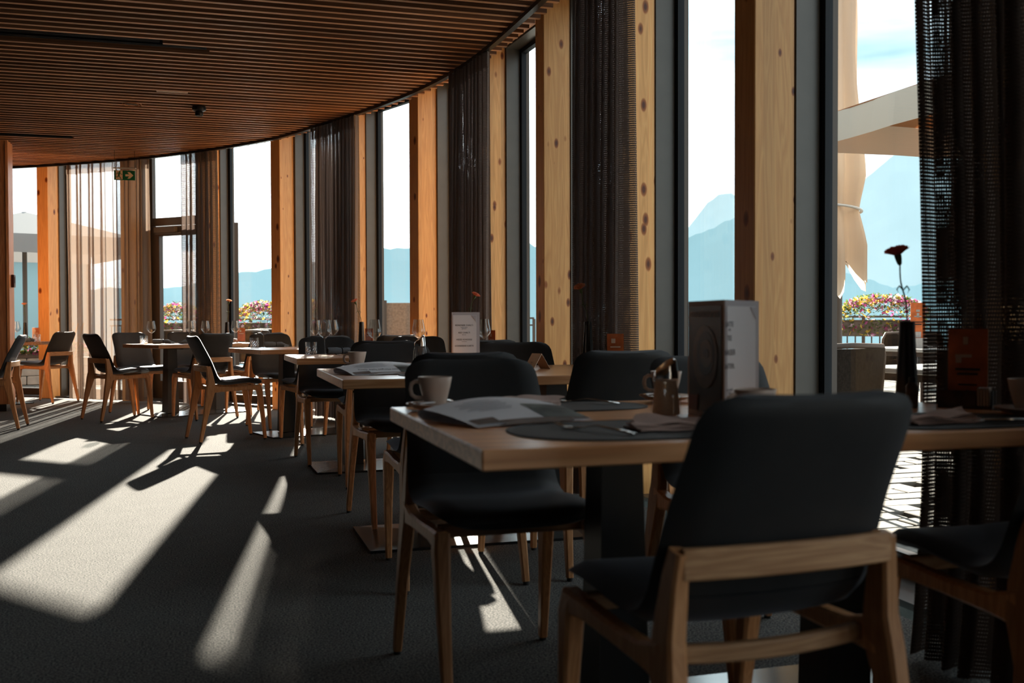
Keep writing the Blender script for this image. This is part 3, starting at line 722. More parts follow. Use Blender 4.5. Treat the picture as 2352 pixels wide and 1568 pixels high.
# ================================================================== tables
def table(cx, cy, rot, L, D, label, cols, base, th=.038):
    t = empty('dining_table', (cx, cy, 0), math.radians(rot)); tag(t, label, 'table', 'ash-topped restaurant tables')
    MB().bbox((0, 0, .75 - th / 2), (L, D, th), .003).build('tabletop', MAT['ash'], t)
    for c in cols:
        rings = []
        for z, w_ in ((.030, .064), (.70, .050)):
            rings.append([Vector((c + a * w_, b * w_, z)) for a, b in ((-1, -1), (1, -1), (1, 1), (-1, 1))])
        MB().loft(rings).build('column', MAT['black'], t)
    m = MB(); z = .75 - th
    for c in cols: m.box((c, 0, z - .006), (.36, .06, .012)); m.box((c, 0, z - .006), (.07, min(D - .1, .7), .012))
    m.build('mounting_plate', MAT['black'], t)
    bx, bw, bd = base; h = .012
    b0 = [(-bw / 2, -bd / 2), (bw / 2, -bd / 2), (bw / 2, bd / 2), (-bw / 2, bd / 2)]
    MB().prism([(bx + x, y) for x, y in b0], 0.0, h).build('base_skirt', MAT['black'], t)
    mb = MB(); q = .30
    vs = [(bx + x, y, h) for x, y in b0] + [(bx - bw / 2 + q, 0, .034), (bx + bw / 2 - q, 0, .034)]
    mb.add(vs, [(0, 1, 5, 4), (1, 2, 5), (2, 3, 4, 5), (3, 0, 4), (0, 3, 2, 1)]).build('base_plate', MAT['steel'], t)
    return t
table(1.183, 2.222, 0, 1.44, .96, 'near ash dining table with the curled brochure, cups and sugar shaker', (-.27, .33), (0, 1.14, .54))
table(1.213, 4.53, 0, 1.42, 1.0, 'second ash dining table with the greeting brochure and tent card', (-.26, .34), (0, 1.14, .54))
table(1.22, 6.86, 1.5, 1.42, .84, 'third ash dining table with a tumbler, tall wine glass and dark napkin roll', (-.30, .30), (0, 1.14, .54))
table(.90, 9.09, 17, 1.30, .81, 'fourth ash dining table, behind the side-view chair with the sunlit seat', (-.27, .27), (0, .98, .52))
table(-.153, 11.40, 30, 1.22, .78, 'fifth ash dining table in the bay of the terrace door', (-.28, .28), (0, .98, .52))
t0 = table(-2.36, 13.42, -38, .75, .75, 'small ash table by the far window beside the wood partition', (0,), (0, .45, .45))

# ================================================================== table ware builders
def wine_glass():
    g = empty('wine_glass'); tag(g, 'x', 'wine glass', 'clear wine glasses on the tables')
    MB().lathe([(.036, 0.0), (.036, .002), (.012, .005), (.005, .012), (.0038, .03), (.0036, .09), (.005, .112), (.012, .118), (.004, .122)], 24, cap=False).build('stem', MAT['wine'], g, True, 1.2)
    MB().lathe([(.004, .114), (.015, .119), (.032, .132), (.0455, .152), (.0465, .160), (.043, .185), (.037, .215), (.0325, .243), (.0315, .243), (.036, .215), (.042, .185), (.0452, .160), (.044, .153), (.031, .1345), (.014, .122), (.002, .120)], 32, cap=False).build('bowl', MAT['wine'], g, True, 1.2)
    return reg(g)
def tumbler():
    g = empty('crystal_tumbler'); tag(g, 'x', 'tumbler', 'cut crystal tumblers on the tables')
    seg = 24; rings = []
    for r, z, cut in ((.034, 0, 0), (.037, .003, 0), (.0375, .010, 1), (.038, .022, -1), (.0385, .034, 1), (.039, .048, -1), (.0395, .060, .4), (.040, .070, 0), (.0405, .088, 0)):
        rings.append([Vector(((r + .0016 * cut * (1 if k % 2 else -1)) * math.cos(2 * PI * k / seg), (r + .0016 * cut * (1 if k % 2 else -1)) * math.sin(2 * PI * k / seg), z)) for k in range(seg)])
    for r, z in ((.038, .088), (.0365, .060), (.034, .018), (.030, .012)):
        rings.append([Vector((r * math.cos(2 * PI * k / seg), r * math.sin(2 * PI * k / seg), z)) for k in range(seg)])
    MB().loft(rings, True).build('body', MAT['crystal'], g)
    return reg(g)
def cup_set(name_label, sauc_label, loc, ang, spoon=True):
    cu = empty('coffee_cup', (loc[0], loc[1], .762), ang); tag(cu, name_label, 'cup', 'pale stoneware cups')
    MB().lathe([(.022, 0), (.026, .002), (.031, .018), (.0385, .048), (.0435, .074), (.0430, .0755), (.0410, .074), (.036, .048), (.029, .018), (.015, .007), (.001, .006)], 32, cap=False).build('body', MAT['cup'], cu, True, 1.0)
    MB().tube([(-.036, 0, .062), (-.050, 0, .064), (-.060, 0, .058), (-.063, 0, .044), (-.060, 0, .030), (-.050, 0, .022), (-.031, 0, .020)], 0, sq=([.010] * 7, [.009] * 7), up=(0, 1, 0)).build('handle', MAT['cup'], cu, True, 1.0)
    sa = empty('saucer', (loc[0], loc[1], .750), 0); tag(sa, sauc_label, 'saucer', 'saucers under the cups')
    MB().lathe([(.032, 0), (.034, .004), (.055, .008), (.074, .018), (.0755, .0185), (.072, .0205), (.054, .0115), (.030, .0085), (.001, .0085)], 36, cap=True).build('dish', MAT['cup'], sa, True, 1.0)
    return cu, sa
def spoon(loc, ang, label, length=.13, z=.77):
    s = empty('teaspoon', (loc[0], loc[1], z), ang); tag(s, label, 'spoon')
    MB().lathe([(.0005, 0), (.5, .12), (.8, .3), (1, .6), (.8, .85), (.3, .98), (.0005, 1)], 14, cap=False, m=Matrix(((0, 0, .034, 0), (.012, 0, 0, 0), (0, .0035, 0, 0), (0, 0, 0, 1)))).build('bowl', MAT['chrome'], s, True, 2)
    MB().tube([(0.002, 0, 0), (-.04, 0, .006), (-.08, 0, .003), (-.098, 0, 0)], [.0022, .002, .003, .004], 8).build('handle', MAT['chrome'], s, True, 2)
    return s
def vase():
    v = empty('bud_vase'); tag(v, 'x', 'vase', 'slim black vases with one carnation each')
    rings = []
    for z, w_ in ((0, .0285), (.004, .0300), (.10, .0262), (.20, .0208), (.222, .0205), (.226, .0185)):
        rings.append([Vector((w_ * math.cos(k * PI / 12), w_ * math.sin(k * PI / 12), z)) for k in range(24)])
    MB().loft(rings).build('body', MAT['vase'], v, True, .5)
    MB().lathe([(.012, .2262), (.012, .2275), (.009, .2275), (.009, .2262)], 16, cap=False).build('mouth', MAT['black'], v)
    return reg(v)
def carnation(pos, h, lean, mat, label, side=False, seed=1):
    rnd = random.Random(seed); f = empty('carnation', pos); tag(f, label, 'flower')
    top = Vector((lean[0], lean[1], h))
    P = [Vector((0, 0, -.10)), Vector((0, 0, 0)), top * .35 + Vector((.004, 0, 0)), top * .7 - Vector((.004, 0, 0)), top]
    st = MB().tube(catmull([tuple(p) for p in P], 5), .0021, 6).build('stem', MAT['stem'], f, True, 2)
    kn = top * .55
    lf = MB()
    for sgn in (-1, 1):
        lf.tube([kn, kn + Vector((sgn * .012, 0, .012)), kn + Vector((sgn * .02, 0, .002)), kn + Vector((sgn * .014, 0, -.008))], [.0016, .0022, .0018, .0006], 5)
    lf.build('leaf', MAT['stem'], st)
    ax = Vector((lean[0] * 1.0 - (.02 if side else 0), lean[1], h * .6)).normalized(); 
    if side: ax = Vector((-.40, -.25, .88)).normalized()
    R = ax.to_track_quat('Z', 'Y').to_matrix().to_4x4(); R.translation = top
    MB().lathe([(.002, -.002), (.006, .003), (.0085, .016), (.0095, .027), (.007, .03)], 12, m=R).build('calyx', MAT['stem'], f, True, 2)
    mb = MB(); npet = 38
    for k in range(npet):
        a = k * 2.399; lay = k / npet; tilt = .08 + .98 * lay; ln = .024 + .009 * lay; wd = .015 + .005 * rnd.random()
        vs = []; nu, nv = 5, 3
        for iv in range(nv + 1):
            fv = iv / nv
            for iu in range(nu + 1):
                fu = iu / nu * 2 - 1; rr_ = ln * fv; ruf = .0035 * math.sin(fu * 9 + k) * fv * fv
                x = fu * wd * (.25 + .75 * fv); out_ = rr_ * math.sin(tilt) + .003; up_ = .026 + rr_ * math.cos(tilt) * (1 - .12 * fu * fu) + ruf
                vs.append(R @ Vector((out_ * math.cos(a) - x * math.sin(a), out_ * math.sin(a) + x * math.cos(a), up_)))
        mb.add(vs, [(iv * (nu + 1) + iu, iv * (nu + 1) + iu + 1, (iv + 1) * (nu + 1) + iu + 1, (iv + 1) * (nu + 1) + iu) for iv in range(nv) for iu in range(nu)])
    mb.build('bloom', MAT[mat], f, True, 2)
    return f
def napkin_flat(loc, ang, label, L=.20, W=.09, seed=1, mat='napkin', z=.7535):
    rnd = random.Random(seed); n = empty('folded_napkin', (loc[0], loc[1], z), ang); tag(n, label, 'napkin', 'folded linen napkins')
    for lay in range(4):
        nu, nv = 14, 7; top = []; sk = .012 * lay
        ph = rnd.uniform(0, 6)
        for sgn in (0, 1):
            for iv in range(nv + 1):
                for iu in range(nu + 1):
                    u, v = iu / nu - .5, iv / nv - .5
                    zz = .0015 + lay * .0042 + .004 * (lay + 1) * .35 * math.sin(5 * u + ph) * (v + .5) + .003 * math.sin(11 * u + 4 * v + ph) * (.3 + lay * .2) + (.010 * max(0, v) if lay > 1 else 0)
                    top.append(Vector(((L - sk * .3) * u + sk * v + .003 * math.sin(8 * v + lay), (W - .004 * lay) * v + .004 * math.sin(7 * u + ph), max(.0004 + lay * .001, zz) + .0026 * sgn)))
        m = (nu + 1) * (nv + 1); fs = []
        for iv in range(nv):
            for iu in range(nu):
                a = iv * (nu + 1) + iu; fs += [(a, a + nu + 1, a + nu + 2, a + 1), (m + a, m + a + 1, m + a + nu + 2, m + a + nu + 1)]
        bd = [iu for iu in range(nu)] ; 
        for iu in range(nu): fs += [(iu, iu + 1, m + iu + 1, m + iu), (nv * (nu + 1) + iu, m + nv * (nu + 1) + iu, m + nv * (nu + 1) + iu + 1, nv * (nu + 1) + iu + 1)]
        for iv in range(nv):
            a = iv * (nu + 1); b = a + nu; fs += [(a, m + a, m + a + nu + 1, a + nu + 1), (b, b + nu + 1, m + b + nu + 1, m + b)]
        MB().add(top, fs).build('fold', MAT[mat], n, True, 1.0)
    return n
def napkin_roll():
    n = empty('napkin_roll'); tag(n, 'x', 'napkin', 'dark rolled napkins with cutlery')
    prof = [(-.10, .017), (-.085, .019), (-.03, .020), (-.005, .0165), (.004, .0150), (.02, .0175), (.05, .016), (.085, .010), (.115, .0035)]
    rings = []
    for k, (x, r) in enumerate(prof):
        rings.append([Vector((x, (r * (1 + .10 * math.sin(3 * a_ + k))) * math.cos(a_) * (1 + (.5 if x > .03 else 0)), .019 + (r * (1 + .08 * math.cos(4 * a_ + k))) * math.sin(a_) - (.010 if x > .08 else 0))) for a_ in [2 * PI * j / 16 for j in range(16)]])
    MB().loft(rings).build('cloth', MAT['napkin_grey'], n, True, 1.2)
    sp = [(-.1008, .012 * (1 - j / 26) * math.cos(j * .7), .019 + .012 * (1 - j / 26) * math.sin(j * .7)) for j in range(24)]
    MB().tube(sp, .0012, 5).build('rolled_edge', MAT['black'], n)
    MB().tube([(0, .0175 * math.cos(a_), .019 + .0175 * math.sin(a_)) for a_ in [2 * PI * j / 14 for j in range(15)]], .0028, 6).build('tie', MAT['black'], n, True, 2)
    return reg(n)
def cutlery(loc, ang, label, kind='fork', z=.7535):
    c = empty('table_fork' if kind == 'fork' else 'table_knife', (loc[0], loc[1], z), ang); tag(c, label, kind, 'steel cutlery laid on the tables')
    if kind == 'fork':
        MB().tube([(.0, 0, .004), (.05, 0, .012), (.10, 0, .008), (.15, 0, .003)], 0, sq=([.006, .006, .009, .016], [.003, .003, .003, .003])).build('handle', MAT['chrome'], c, True, 2)
        MB().tube([(.0, 0, .004), (-.014, 0, .002), (-.026, 0, .003)], 0, sq=([.007, .018, .024], [.003, .002, .002])).build('head', MAT['chrome'], c, True, 2)
        for k in range(4): MB().tube([(-.024, -.009 + .006 * k, .003), (-.045, -.009 + .006 * k, .005), (-.062, -.0085 + .0057 * k, .011)], [.0017, .0015, .0008], 6).build('tine', MAT['chrome'], c, True, 2)
    else:
        MB().tube([(-.10, 0, .004), (-.06, 0, .004), (0, 0, .004)], 0, sq=([.003, .018, .016], [.0015, .0018, .0022])).build('blade', MAT['chrome'], c, True, 2)
        MB().tube([(0, 0, .004), (.05, 0, .0055), (.10, 0, .0055)], 0, sq=([.010, .014, .016], [.005, .006, .007])).build('handle', MAT['chrome'], c, True, 2)
    return c
def placemat(loc, ang, label, a=.235, b=.165):
    # leather mat: straight-sided oval with a stitched rim
    m = empty('placemat', (loc[0], loc[1], .750), ang); tag(m, label, 'placemat', 'dark leather placemats')
    pts = [(a * math.copysign(abs(math.cos(t)) ** .8, math.cos(t)), b * math.copysign(abs(math.sin(t)) ** .8, math.sin(t))) for t in [2 * PI * k / 48 for k in range(48)]]
    MB().prism(pts, 0.0002, .0028).build('leather', MAT['mat'], m)
    MB().tube([(x * .965, y * .965, .0029) for x, y in pts + pts[:1]], .0006, 4).build('stitching', MAT['black'], m)
    return m


def text(body, size, mat, parent, loc, rot, extrude=.0002, align='CENTER', name='lettering'):
    cu = bpy.data.curves.new(name, 'FONT'); cu.body = body; cu.size = size; cu.extrude = extrude; cu.align_x = align; cu.resolution_u = 2
    cu.materials.append(MAT[mat]); t_ = bpy.data.objects.new(name, cu); COL.objects.link(t_); bpy.context.view_layer.update()
    me = bpy.data.meshes.new_from_object(t_.evaluated_get(bpy.context.evaluated_depsgraph_get())); bpy.data.objects.remove(t_)
    o = bpy.data.objects.new(name, me); COL.objects.link(o); o.parent = parent; o.location = loc; o.rotation_euler = rot
    return o


WG = wine_glass(); TU = tumbler(); VA = vase(); NR = napkin_roll()
gl = 'clear wine glasses on the tables'
for (x, y, z, lab) in [(.762, 7.07, .75, 'tall wine glass beside the crystal tumbler, in front of two others'), (.885, 8.93, .75, 'wine glass behind the tall one, next to the dark window frame'), (1.04, 8.98, .75, 'wine glass before the charcoal mesh curtain, behind the tall one'),
                       (1.045, 6.68, .75, 'wine glass before the brown outdoor screen, beside the copper card'), (1.365, 6.80, .75, 'wine glass standing before the lit pine post'), (1.775, 6.62, .75, 'wine glass beside the printed white menu, carnation above it'),
                       (.466, 9.304, .75, 'wine glass between the tumbler and the napkin roll on the fourth table'), (.27, 11.30, .75, 'wine glass beside the orange card before the outdoor flowers'), (-.579, 11.256, .75, 'wine glass before the terrace door frame'),
                       (-.20, 11.50, .75, 'wine glass against the pale edge of the pleated curtain'), (-.04, 11.55, .75, 'wine glass against the brown folds of the pleated curtain'), (-2.20, 13.30, .75, 'faint wine glass beside the vase on the small far table')]:
    first_or_dup(USED, WG, (x, y, z), random.uniform(0, 6), lab, gl)
for (x, y, lab) in [(.68, 7.19, 'crystal tumbler with cut pattern on the third table'), (.385, 9.33, 'crystal tumbler on the fourth table'), (-.655, 11.285, 'crystal tumbler shining on the table below the exit sign'), (-1.98, 13.30, 'crystal tumbler under the orange card on the small far table')]:
    first_or_dup(USED, TU, (x, y, .75), random.uniform(0, 6), lab, 'cut crystal tumblers on the tables')
for (x, y, a, lab) in [(.90, 7.24, 12, 'dark napkin roll beside the tall wine glass on the third table'), (.585, 9.50, 10, 'dark napkin roll with its open end to the side on the fourth table'), (.255, 11.66, 60, 'napkin roll seen end-on near the outdoor flowers'),
                       (-.47, 11.39, 10, 'pale lit napkin roll before the terrace door'), (-.20, 11.28, 200, 'napkin roll half hidden by the side-view chair back'), (-2.05, 13.22, 70, 'dark napkin roll by the vase on the small far table'), (.92, 9.15, 40, 'napkin roll behind the fabric chair back, past the cutlery')]:
    first_or_dup(USED, NR, (x, y, .75), math.radians(a), lab, 'dark rolled napkins with cutlery').scale = (1.05, 1.25, 1.25)
VS = [((1.803, 2.32), (-.016, .01), .152, 'petal2', 'large near black bud vase on the near table', 'dark red carnation high above the near vase against the mountains', False),
      ((1.88, 4.93), (-.034, 0), .145, 'petal3', 'black bud vase before the heavy dark curtain', 'peach carnation leaning out before the heavy dark curtain', True),
      ((1.765, 7.05), (.05, 0), .16, 'petal', 'black bud vase seen through the wine glass by the white menu', 'ragged pink carnation above the wine glass by the white menu', False),
      ((1.31, 9.12), (-.045, 0), .155, 'petal', 'black bud vase in front of the mesh curtain edge', 'pink carnation before the edge of the mesh curtain', False),
      ((.19, 11.68), (.018, 0), .20, 'petal3', 'black bud vase in front of the dark window frame', 'orange carnation before the hillside window', False),
      ((-2.13, 13.44), (-.005, 0), .19, 'petal3', 'black bud vase on the small far table', 'pale orange carnation before the far window', False)]
for k, ((x, y), ln, h, mt, l1, l2, sd__) in enumerate(VS):
    first_or_dup(USED, VA, (x, y, .75), .3 * k, l1, 'slim black vases with one carnation each')
    carnation((x, y, .976), h, ln, mt, l2, sd__, k)

# ------------------------------------------------------------------ near table
cup_set('pale stoneware cup with square handle at the corner of the near table', 'pale saucer at the corner of the near table', (.556, 2.56), math.radians(-12))
spoon((.513, 2.545), math.radians(200), 'teaspoon resting on the saucer at the table corner', z=.772)
sg = empty('sugar_stick', (.525, 2.52, .7705), .5); tag(sg, 'white paper sugar stick on the saucer at the table corner', 'sugar')
MB().bbox((0, 0, .003), (.055, .012, .005), .002).build('wrapper', MAT['paper'], sg)
cup_set('pale cup behind the sugar shaker, square handle showing', 'pale saucer behind the sugar shaker', (1.235, 2.62), math.radians(-14))
spoon((1.175, 2.60), math.radians(120), 'teaspoon on the saucer behind the sugar shaker', z=.772)
s2 = empty('sugar_stick', (1.20, 2.575, .7705), -.2); tag(s2, 'white paper sugar stick on the saucer behind the shaker', 'sugar')
MB().bbox((0, 0, .003), (.05, .014, .005), .002).build('wrapper', MAT['paper'], s2)
cup_set('cup rim showing just over the near chair back, beside the menu', 'saucer hidden behind the near chair back', (1.085, 1.875), 0)
cup_set('pale cup at the picture edge beside the card holder', 'pale saucer at the picture edge beside the card holder', (1.885, 1.985), math.radians(120))
sh = empty('sugar_shaker', (1.053, 2.235, .75)); sh.scale = (1, 1, .86); tag(sh, 'ribbed glass sugar shaker with slanted chrome spout', 'sugar shaker')
def ribbed(prof, seg=32, rib=.0012):
    return [[Vector(((r + (rib if k % 2 else -rib)) * math.cos(2 * PI * k / seg), (r + (rib if k % 2 else -rib)) * math.sin(2 * PI * k / seg), z)) for k in range(seg)] for r, z in prof]
MB().loft(ribbed([(.034, 0), (.037, .004), (.035, .04), (.031, .08), (.027, .105), (.026, .112)])).build('jar', glassy('jar_glass', (.97, .97, .97, 1), .05, .35), sh, True, .5)
MB().lathe([(.030, .004), (.033, .008), (.031, .04), (.0275, .08), (.0245, .100), (.002, .101)], 28).build('sugar', MAT['coffee'], sh, True, 1)
rg = []
for z0, z1, r in ((.106, .106, .029), (.120, .120, .0285), (.128, .158, .024), (.130, .163, .018)):
    rg.append([Vector((r * math.cos(a_), r * math.sin(a_), z0 + (z1 - z0) * (.5 + .5 * math.cos(a_)))) for a_ in [2 * PI * k / 24 for k in range(24)]])
MB().loft(rg).build('spout_cap', MAT['chrome'], sh, True, .8)
placemat((.855, 1.972), 0, 'dark leather placemat at the front edge of the near table', .27, .185)
placemat((.93, 2.55), 0, 'dark leather placemat on the far side of the near table', .20, .14)
placemat((1.58, 1.93), 0, 'dark leather placemat at the window end of the near table', .25, .17)
napkin_flat((.945, 1.945), math.radians(-4), 'rose linen napkin on the front placemat', .21, .10, 3)
napkin_flat((.80, 2.585), math.radians(-16), 'rose linen napkin on the far placemat', .20, .10, 4)
napkin_flat((1.545, 1.885), math.radians(4), 'crumpled rose napkin beside the table knife', .19, .09, 5)
cutlery((.735, 1.985), math.radians(-62), 'steel fork on the front placemat, tines toward the brochure')
cutlery((.965, 2.66), math.radians(-50), 'steel fork on the far placemat')
cutlery((1.64, 1.855), math.radians(-22), 'steel knife at the window end of the near table', 'knife')
bt = empty('sauce_bottle', (1.765, 2.25, .75)); tag(bt, 'small amber bottle behind the near vase', 'bottle')
MB().lathe([(.014, 0), (.016, .004), (.016, .055), (.008, .068)], 20).build('body', MAT['photo_brown'], bt, True, .8); MB().lathe([(.009, .066), (.009, .080), (.001, .081)], 16).build('cap', MAT['black'], bt)


def brochure(loc, ang, label, L, D, heading=None, z=.7505, hgt=.034):
    """sheet rolled over at its far edge: lower leaf on the table, upper leaf sloping back to the front"""
    b = empty('brochure', (loc[0], loc[1], z), ang); tag(b, label, 'brochure')
    P = [(.0, .001), (D * .5, .002), (D * .86, .003)]
    for k in range(1, 9):
        a = -PI / 2 + PI * k / 8; P.append((D * .86 + math.cos(a) * hgt * .55, .003 + hgt / 2 + math.sin(a) * hgt / 2))
    P += [(D * .62, hgt * .93), (D * .38, hgt * .66), (D * .16, hgt * .30), (.012, .0045)]
    P = [tuple(p) for p in P]; n = len(P); nx = 12
    def surf(u, k, lift=0.0):
        y_, z_ = P[k]; q = .55 + .45 * (1 - u) if True else 1
        return Vector((L * u + (D - y_) * .18, y_ + .02 * math.sin(3 * u), .001 + z_ * (.45 + .55 * math.sin(PI * (.05 + .75 * u))) + lift))
    vs = [surf(i / nx, k) for i in range(nx + 1) for k in range(n)] + [surf(i / nx, k, -.0006) for i in range(nx + 1) for k in range(n)]
    m = (nx + 1) * n; fs = []
    for i in range(nx):
        for k in range(n - 1):
            a = i * n + k; fs += [(a, a + 1, a + n + 1, a + n), (m + a, m + a + n, m + a + n + 1, m + a + 1)]
    for i in range(nx): fs += [(i * n, (i + 1) * n, m + (i + 1) * n, m + i * n), (i * n + n - 1, m + i * n + n - 1, m + (i + 1) * n + n - 1, (i + 1) * n + n - 1)]
    for k in range(n - 1): fs += [(k, m + k, m + k + 1, k + 1), (nx * n + k, nx * n + k + 1, m + nx * n + k + 1, m + nx * n + k)]
    MB().add(vs, fs).build('sheet', MAT['paper'], b, True, 1.0)
    # upper leaf frame for the print: v 0 at the front edge, 1 at the ridge
    y1, z1 = P[-1]; y2, z2 = P[11]
    def up(u, v, lift=.0012):
        t = v * 4; k = min(3, int(t)); f = t - k; A, B = surf(u, n - 1 - k), surf(u, n - 2 - k) 
        return A + (B - A) * f + Vector((0, -.0002, lift))
    def patch(u0, u1, v0, v1, mat, name, nseg=6):
        vs = []; 
        for i in range(nseg + 1):
            for j in range(5): vs.append(up(u0 + (u1 - u0) * i / nseg, v0 + (v1 - v0) * j / 4))
        MB().add(vs, [(i * 5 + j, i * 5 + j + 1, i * 5 + j + 6, i * 5 + j + 5) for i in range(nseg) for j in range(4)]).build(name, MAT[mat], b)
    patch(.04, .26, .0, .30, 'photo_brown', 'photograph'); patch(.26, .99, .0, .13, 'photo_brown', 'photograph'); patch(.66, .99, .10, .62, 'photo_green', 'photograph')
    if heading:
        a, c = up(.50, .36, .0022), up(.50, .50, .0022); sl = math.atan2(c.z - a.z, c.y - a.y)
        text(heading, .0185, 'ink', b, up(.42, .36, .0024), (-sl, 0, PI), .0001)
    for k in range(7):
        v = .50 + .055 * k; w_ = (.26, .36, .30, .38, .34, .36, .22)[k]; patch(.44 - w_ * .75, .44 + w_ * .35, v, v + .012, 'inkgrey', 'text_line', 3)
    # inner leaf sticking out below
    q = [Vector((L * .30, -.012, .003)), Vector((L * .98, .012, .003)), Vector((L * 1.0, .045, .010)), Vector((L * .5, .03, .009))]
    MB().add(q + [p + Vector((0, 0, .0008)) for p in q], [(3, 2, 1, 0), (4, 5, 6, 7), (0, 1, 5, 4), (1, 2, 6, 5), (2, 3, 7, 6), (3, 0, 4, 7)]).build('inner_leaf', MAT['photo_brown'], b)
    return b
brochure((.505, 2.085), math.radians(12), 'curled white brochure with brown pictures beside the corner cup', .30, .235, None, .7525, .042)
brochure((.545, 4.30), math.radians(6), 'curled brochure with an upside-down greeting on the second table', .345, .22, 'Guten Morgen liebe Gäste', .7505, .046)


def standing_menu(loc, angs, w_, h, label, lines=None, tx=.44):
    m = empty('menu_folder', (loc[0], loc[1], .7505)); tag(m, label, 'menu', 'standing folded menus')
    a1, a2 = angs
    c = MB().box((w_ / 2, 0, h / 2), (w_, .003, h)).build('cover', MAT['cover_edge'], m); c.rotation_euler = (0, 0, a1); c.location = (-math.cos(a1) * w_, -math.sin(a1) * w_, 0)
    MB().box((w_ / 2, -.0025, h / 2 + .001), (w_ - .022, .0012, h - .026)).build('cover_print', MAT['cover_dark'], c)
    sgn = -.0036
    def ell(cx, cz, rx, rz_, r0=0, n=20, k0=0):
        return [(cx + rx * math.cos(2 * PI * i / n), cz + rz_ * math.sin(2 * PI * i / n)) for i in range(n)]
    flat([ell(w_ * .52, h * .52, w_ * .34, h * .27)], 'cup_shape', MAT['cover_shape'], c, sgn)
    flat([ell(w_ * .55, h * .55, w_ * .24, h * .19)], 'cup_shape', MAT['cover_dark'], c, sgn - .0006)
    flat([ell(w_ * .57, h * .55, w_ * .17, h * .12)], 'cup_shape', MAT['cover_shape'], c, sgn - .0012)
    flat([ell(w_ * .58, h * .55, w_ * .07, h * .04)], 'cup_shape', MAT['cover_dark'], c, sgn - .0018)
    flat([[(w_ * .06, h * .05), (w_ * .30, h * .05), (w_ * .33, h * .19), (w_ * .06, h * .18)]], 'print_block', MAT['cover_red'], c, sgn)
    text('mounticourant', w_ * .135, 'cover_edge', c, (w_ / 2, sgn - .0008, h * .86), (PI / 2, 0, 0), .0001)
    d = MB().box((w_ / 2, 0, h / 2), (w_, .003, h)).build('back_leaf', MAT['paper_back'], m); d.rotation_euler = (0, 0, a2)
    MB().box((w_ * .46, -.0026, h * .485), (w_ * .84, .001, h * .93)).build('page', MAT['paper'], d)
    flat([[(w_ * .70, h * .945), (w_ * .87, h * .945), (w_ * .87, h * .84)]], 'corner_holder', MAT['paper_back'], d, -.0040)
    LN = lines or [('BÜNDNER CHÄLTI', .76, .016), ('Kaffee, Rahm', .73, .010), ('gemischt', .705, .010), ('RED CHÄLTI', .63, .016), ('Beeren', .60, .010), ('HEISSI SCHOGGI', .51, .016), ('mit Rahm', .48, .010), ('SCHNEEBAR KARTE', .40, .016), ('TEE', .26, .014)]
    for s_, v, sz in LN: text(s_, sz * w_ / .21, 'ink' if sz > .012 else 'inkgrey', d, (w_ * tx, -.0036, h * v), (PI / 2, 0, 0), .0001, name='text_line')
    return m
standing_menu((1.112, 2.055), (math.radians(-95), math.radians(40)), .218, .276, 'standing menu with dark brown coffee print cover and white inner page', [('LATTE', .78, .016), ('mit', .745, .010), ('TEE', .665, .016), ('WASSER', .545, .018), ('SAFTERL', .435, .016), ('und mehr', .25, .010), ('Gast', .225, .010), ('CAFÉ', .16, .014)], .10)
# the white sheet of the second table faces us, its cover turned away behind
m2 = standing_menu((1.103, 4.70), (math.radians(-107), math.radians(-3)), .135, .272, 'tall white printed menu sheet standing on the second table')

def tent_card():
    t = empty('tent_card', (1.495, 4.60, .7505), math.radians(24)); tag(t, 'small folded tent card, wood-toned and white, on the second table', 'card')
    w_, h, d = .07, .075, .055
    for s in (-1, 1):
        MB().add([Vector(p) for p in ((s * d, -w_ / 2, 0), (s * d, w_ / 2, 0), (0, w_ / 2, h), (0, -w_ / 2, h), (s * (d - .002), -w_ / 2, 0), (s * (d - .002), w_ / 2, 0), (0, w_ / 2, h - .003), (0, -w_ / 2, h - .003))],
                 [(0, 1, 2, 3), (7, 6, 5, 4), (0, 3, 7, 4), (1, 5, 6, 2), (0, 4, 5, 1), (3, 2, 6, 7)]).build('panel', MAT['signwhite'] if s < 0 else MAT['cover_edge'], t)
    MB().box((-.032, 0, .0345), (.004, .012, .001)).box((-.040, .004, .0235), (.003, .02, .001)).build('print', MAT['ink'], t)
tent_card()

# card holder on the near table
ch = empty('card_holder', (1.895, 2.20, .75), math.radians(-50)); tag(ch, 'brown wooden card holder with an orange card and white packets', 'card holder')
mb = MB(); mb.box((0, 0, .003), (.13, .07, .006)); mb.box((-.019, -.032, .024), (.092, .006, .046)); mb.box((0, .032, .024), (.13, .006, .046)); mb.box((-.062, 0, .024), (.006, .058, .046)); mb.box((.0, 0, .024), (.005, .058, .044))
mb.build('box', MAT['photo_brown'], ch)
cd_ = MB().box((0, .012, .118), (.096, .003, .175)).build('card', MAT['orange'], ch)
MB().box((-.005, .0085, .175), (.012, .001, .02)).box((-.01, .0085, .135), (.04, .001, .008)).box((-.022, .0085, .128), (.014, .001, .022)).build('emblem', MAT['cup'], ch)
MB().box((0, .0085, .10), (.06, .001, .006)).box((0, .0085, .088), (.05, .001, .006)).box((0, .0085, .06), (.045, .001, .004)).build('print', MAT['cover_dark'], ch)
for k in range(4): MB().bbox((.032 + k * .0075, -.010, .031), (.006, .046, .048), .0015).build('packet', MAT['cup'], ch)
MB().box((.0635, -.015, .024), (.003, .034, .046)).build('end_plate', MAT['frame'], ch)

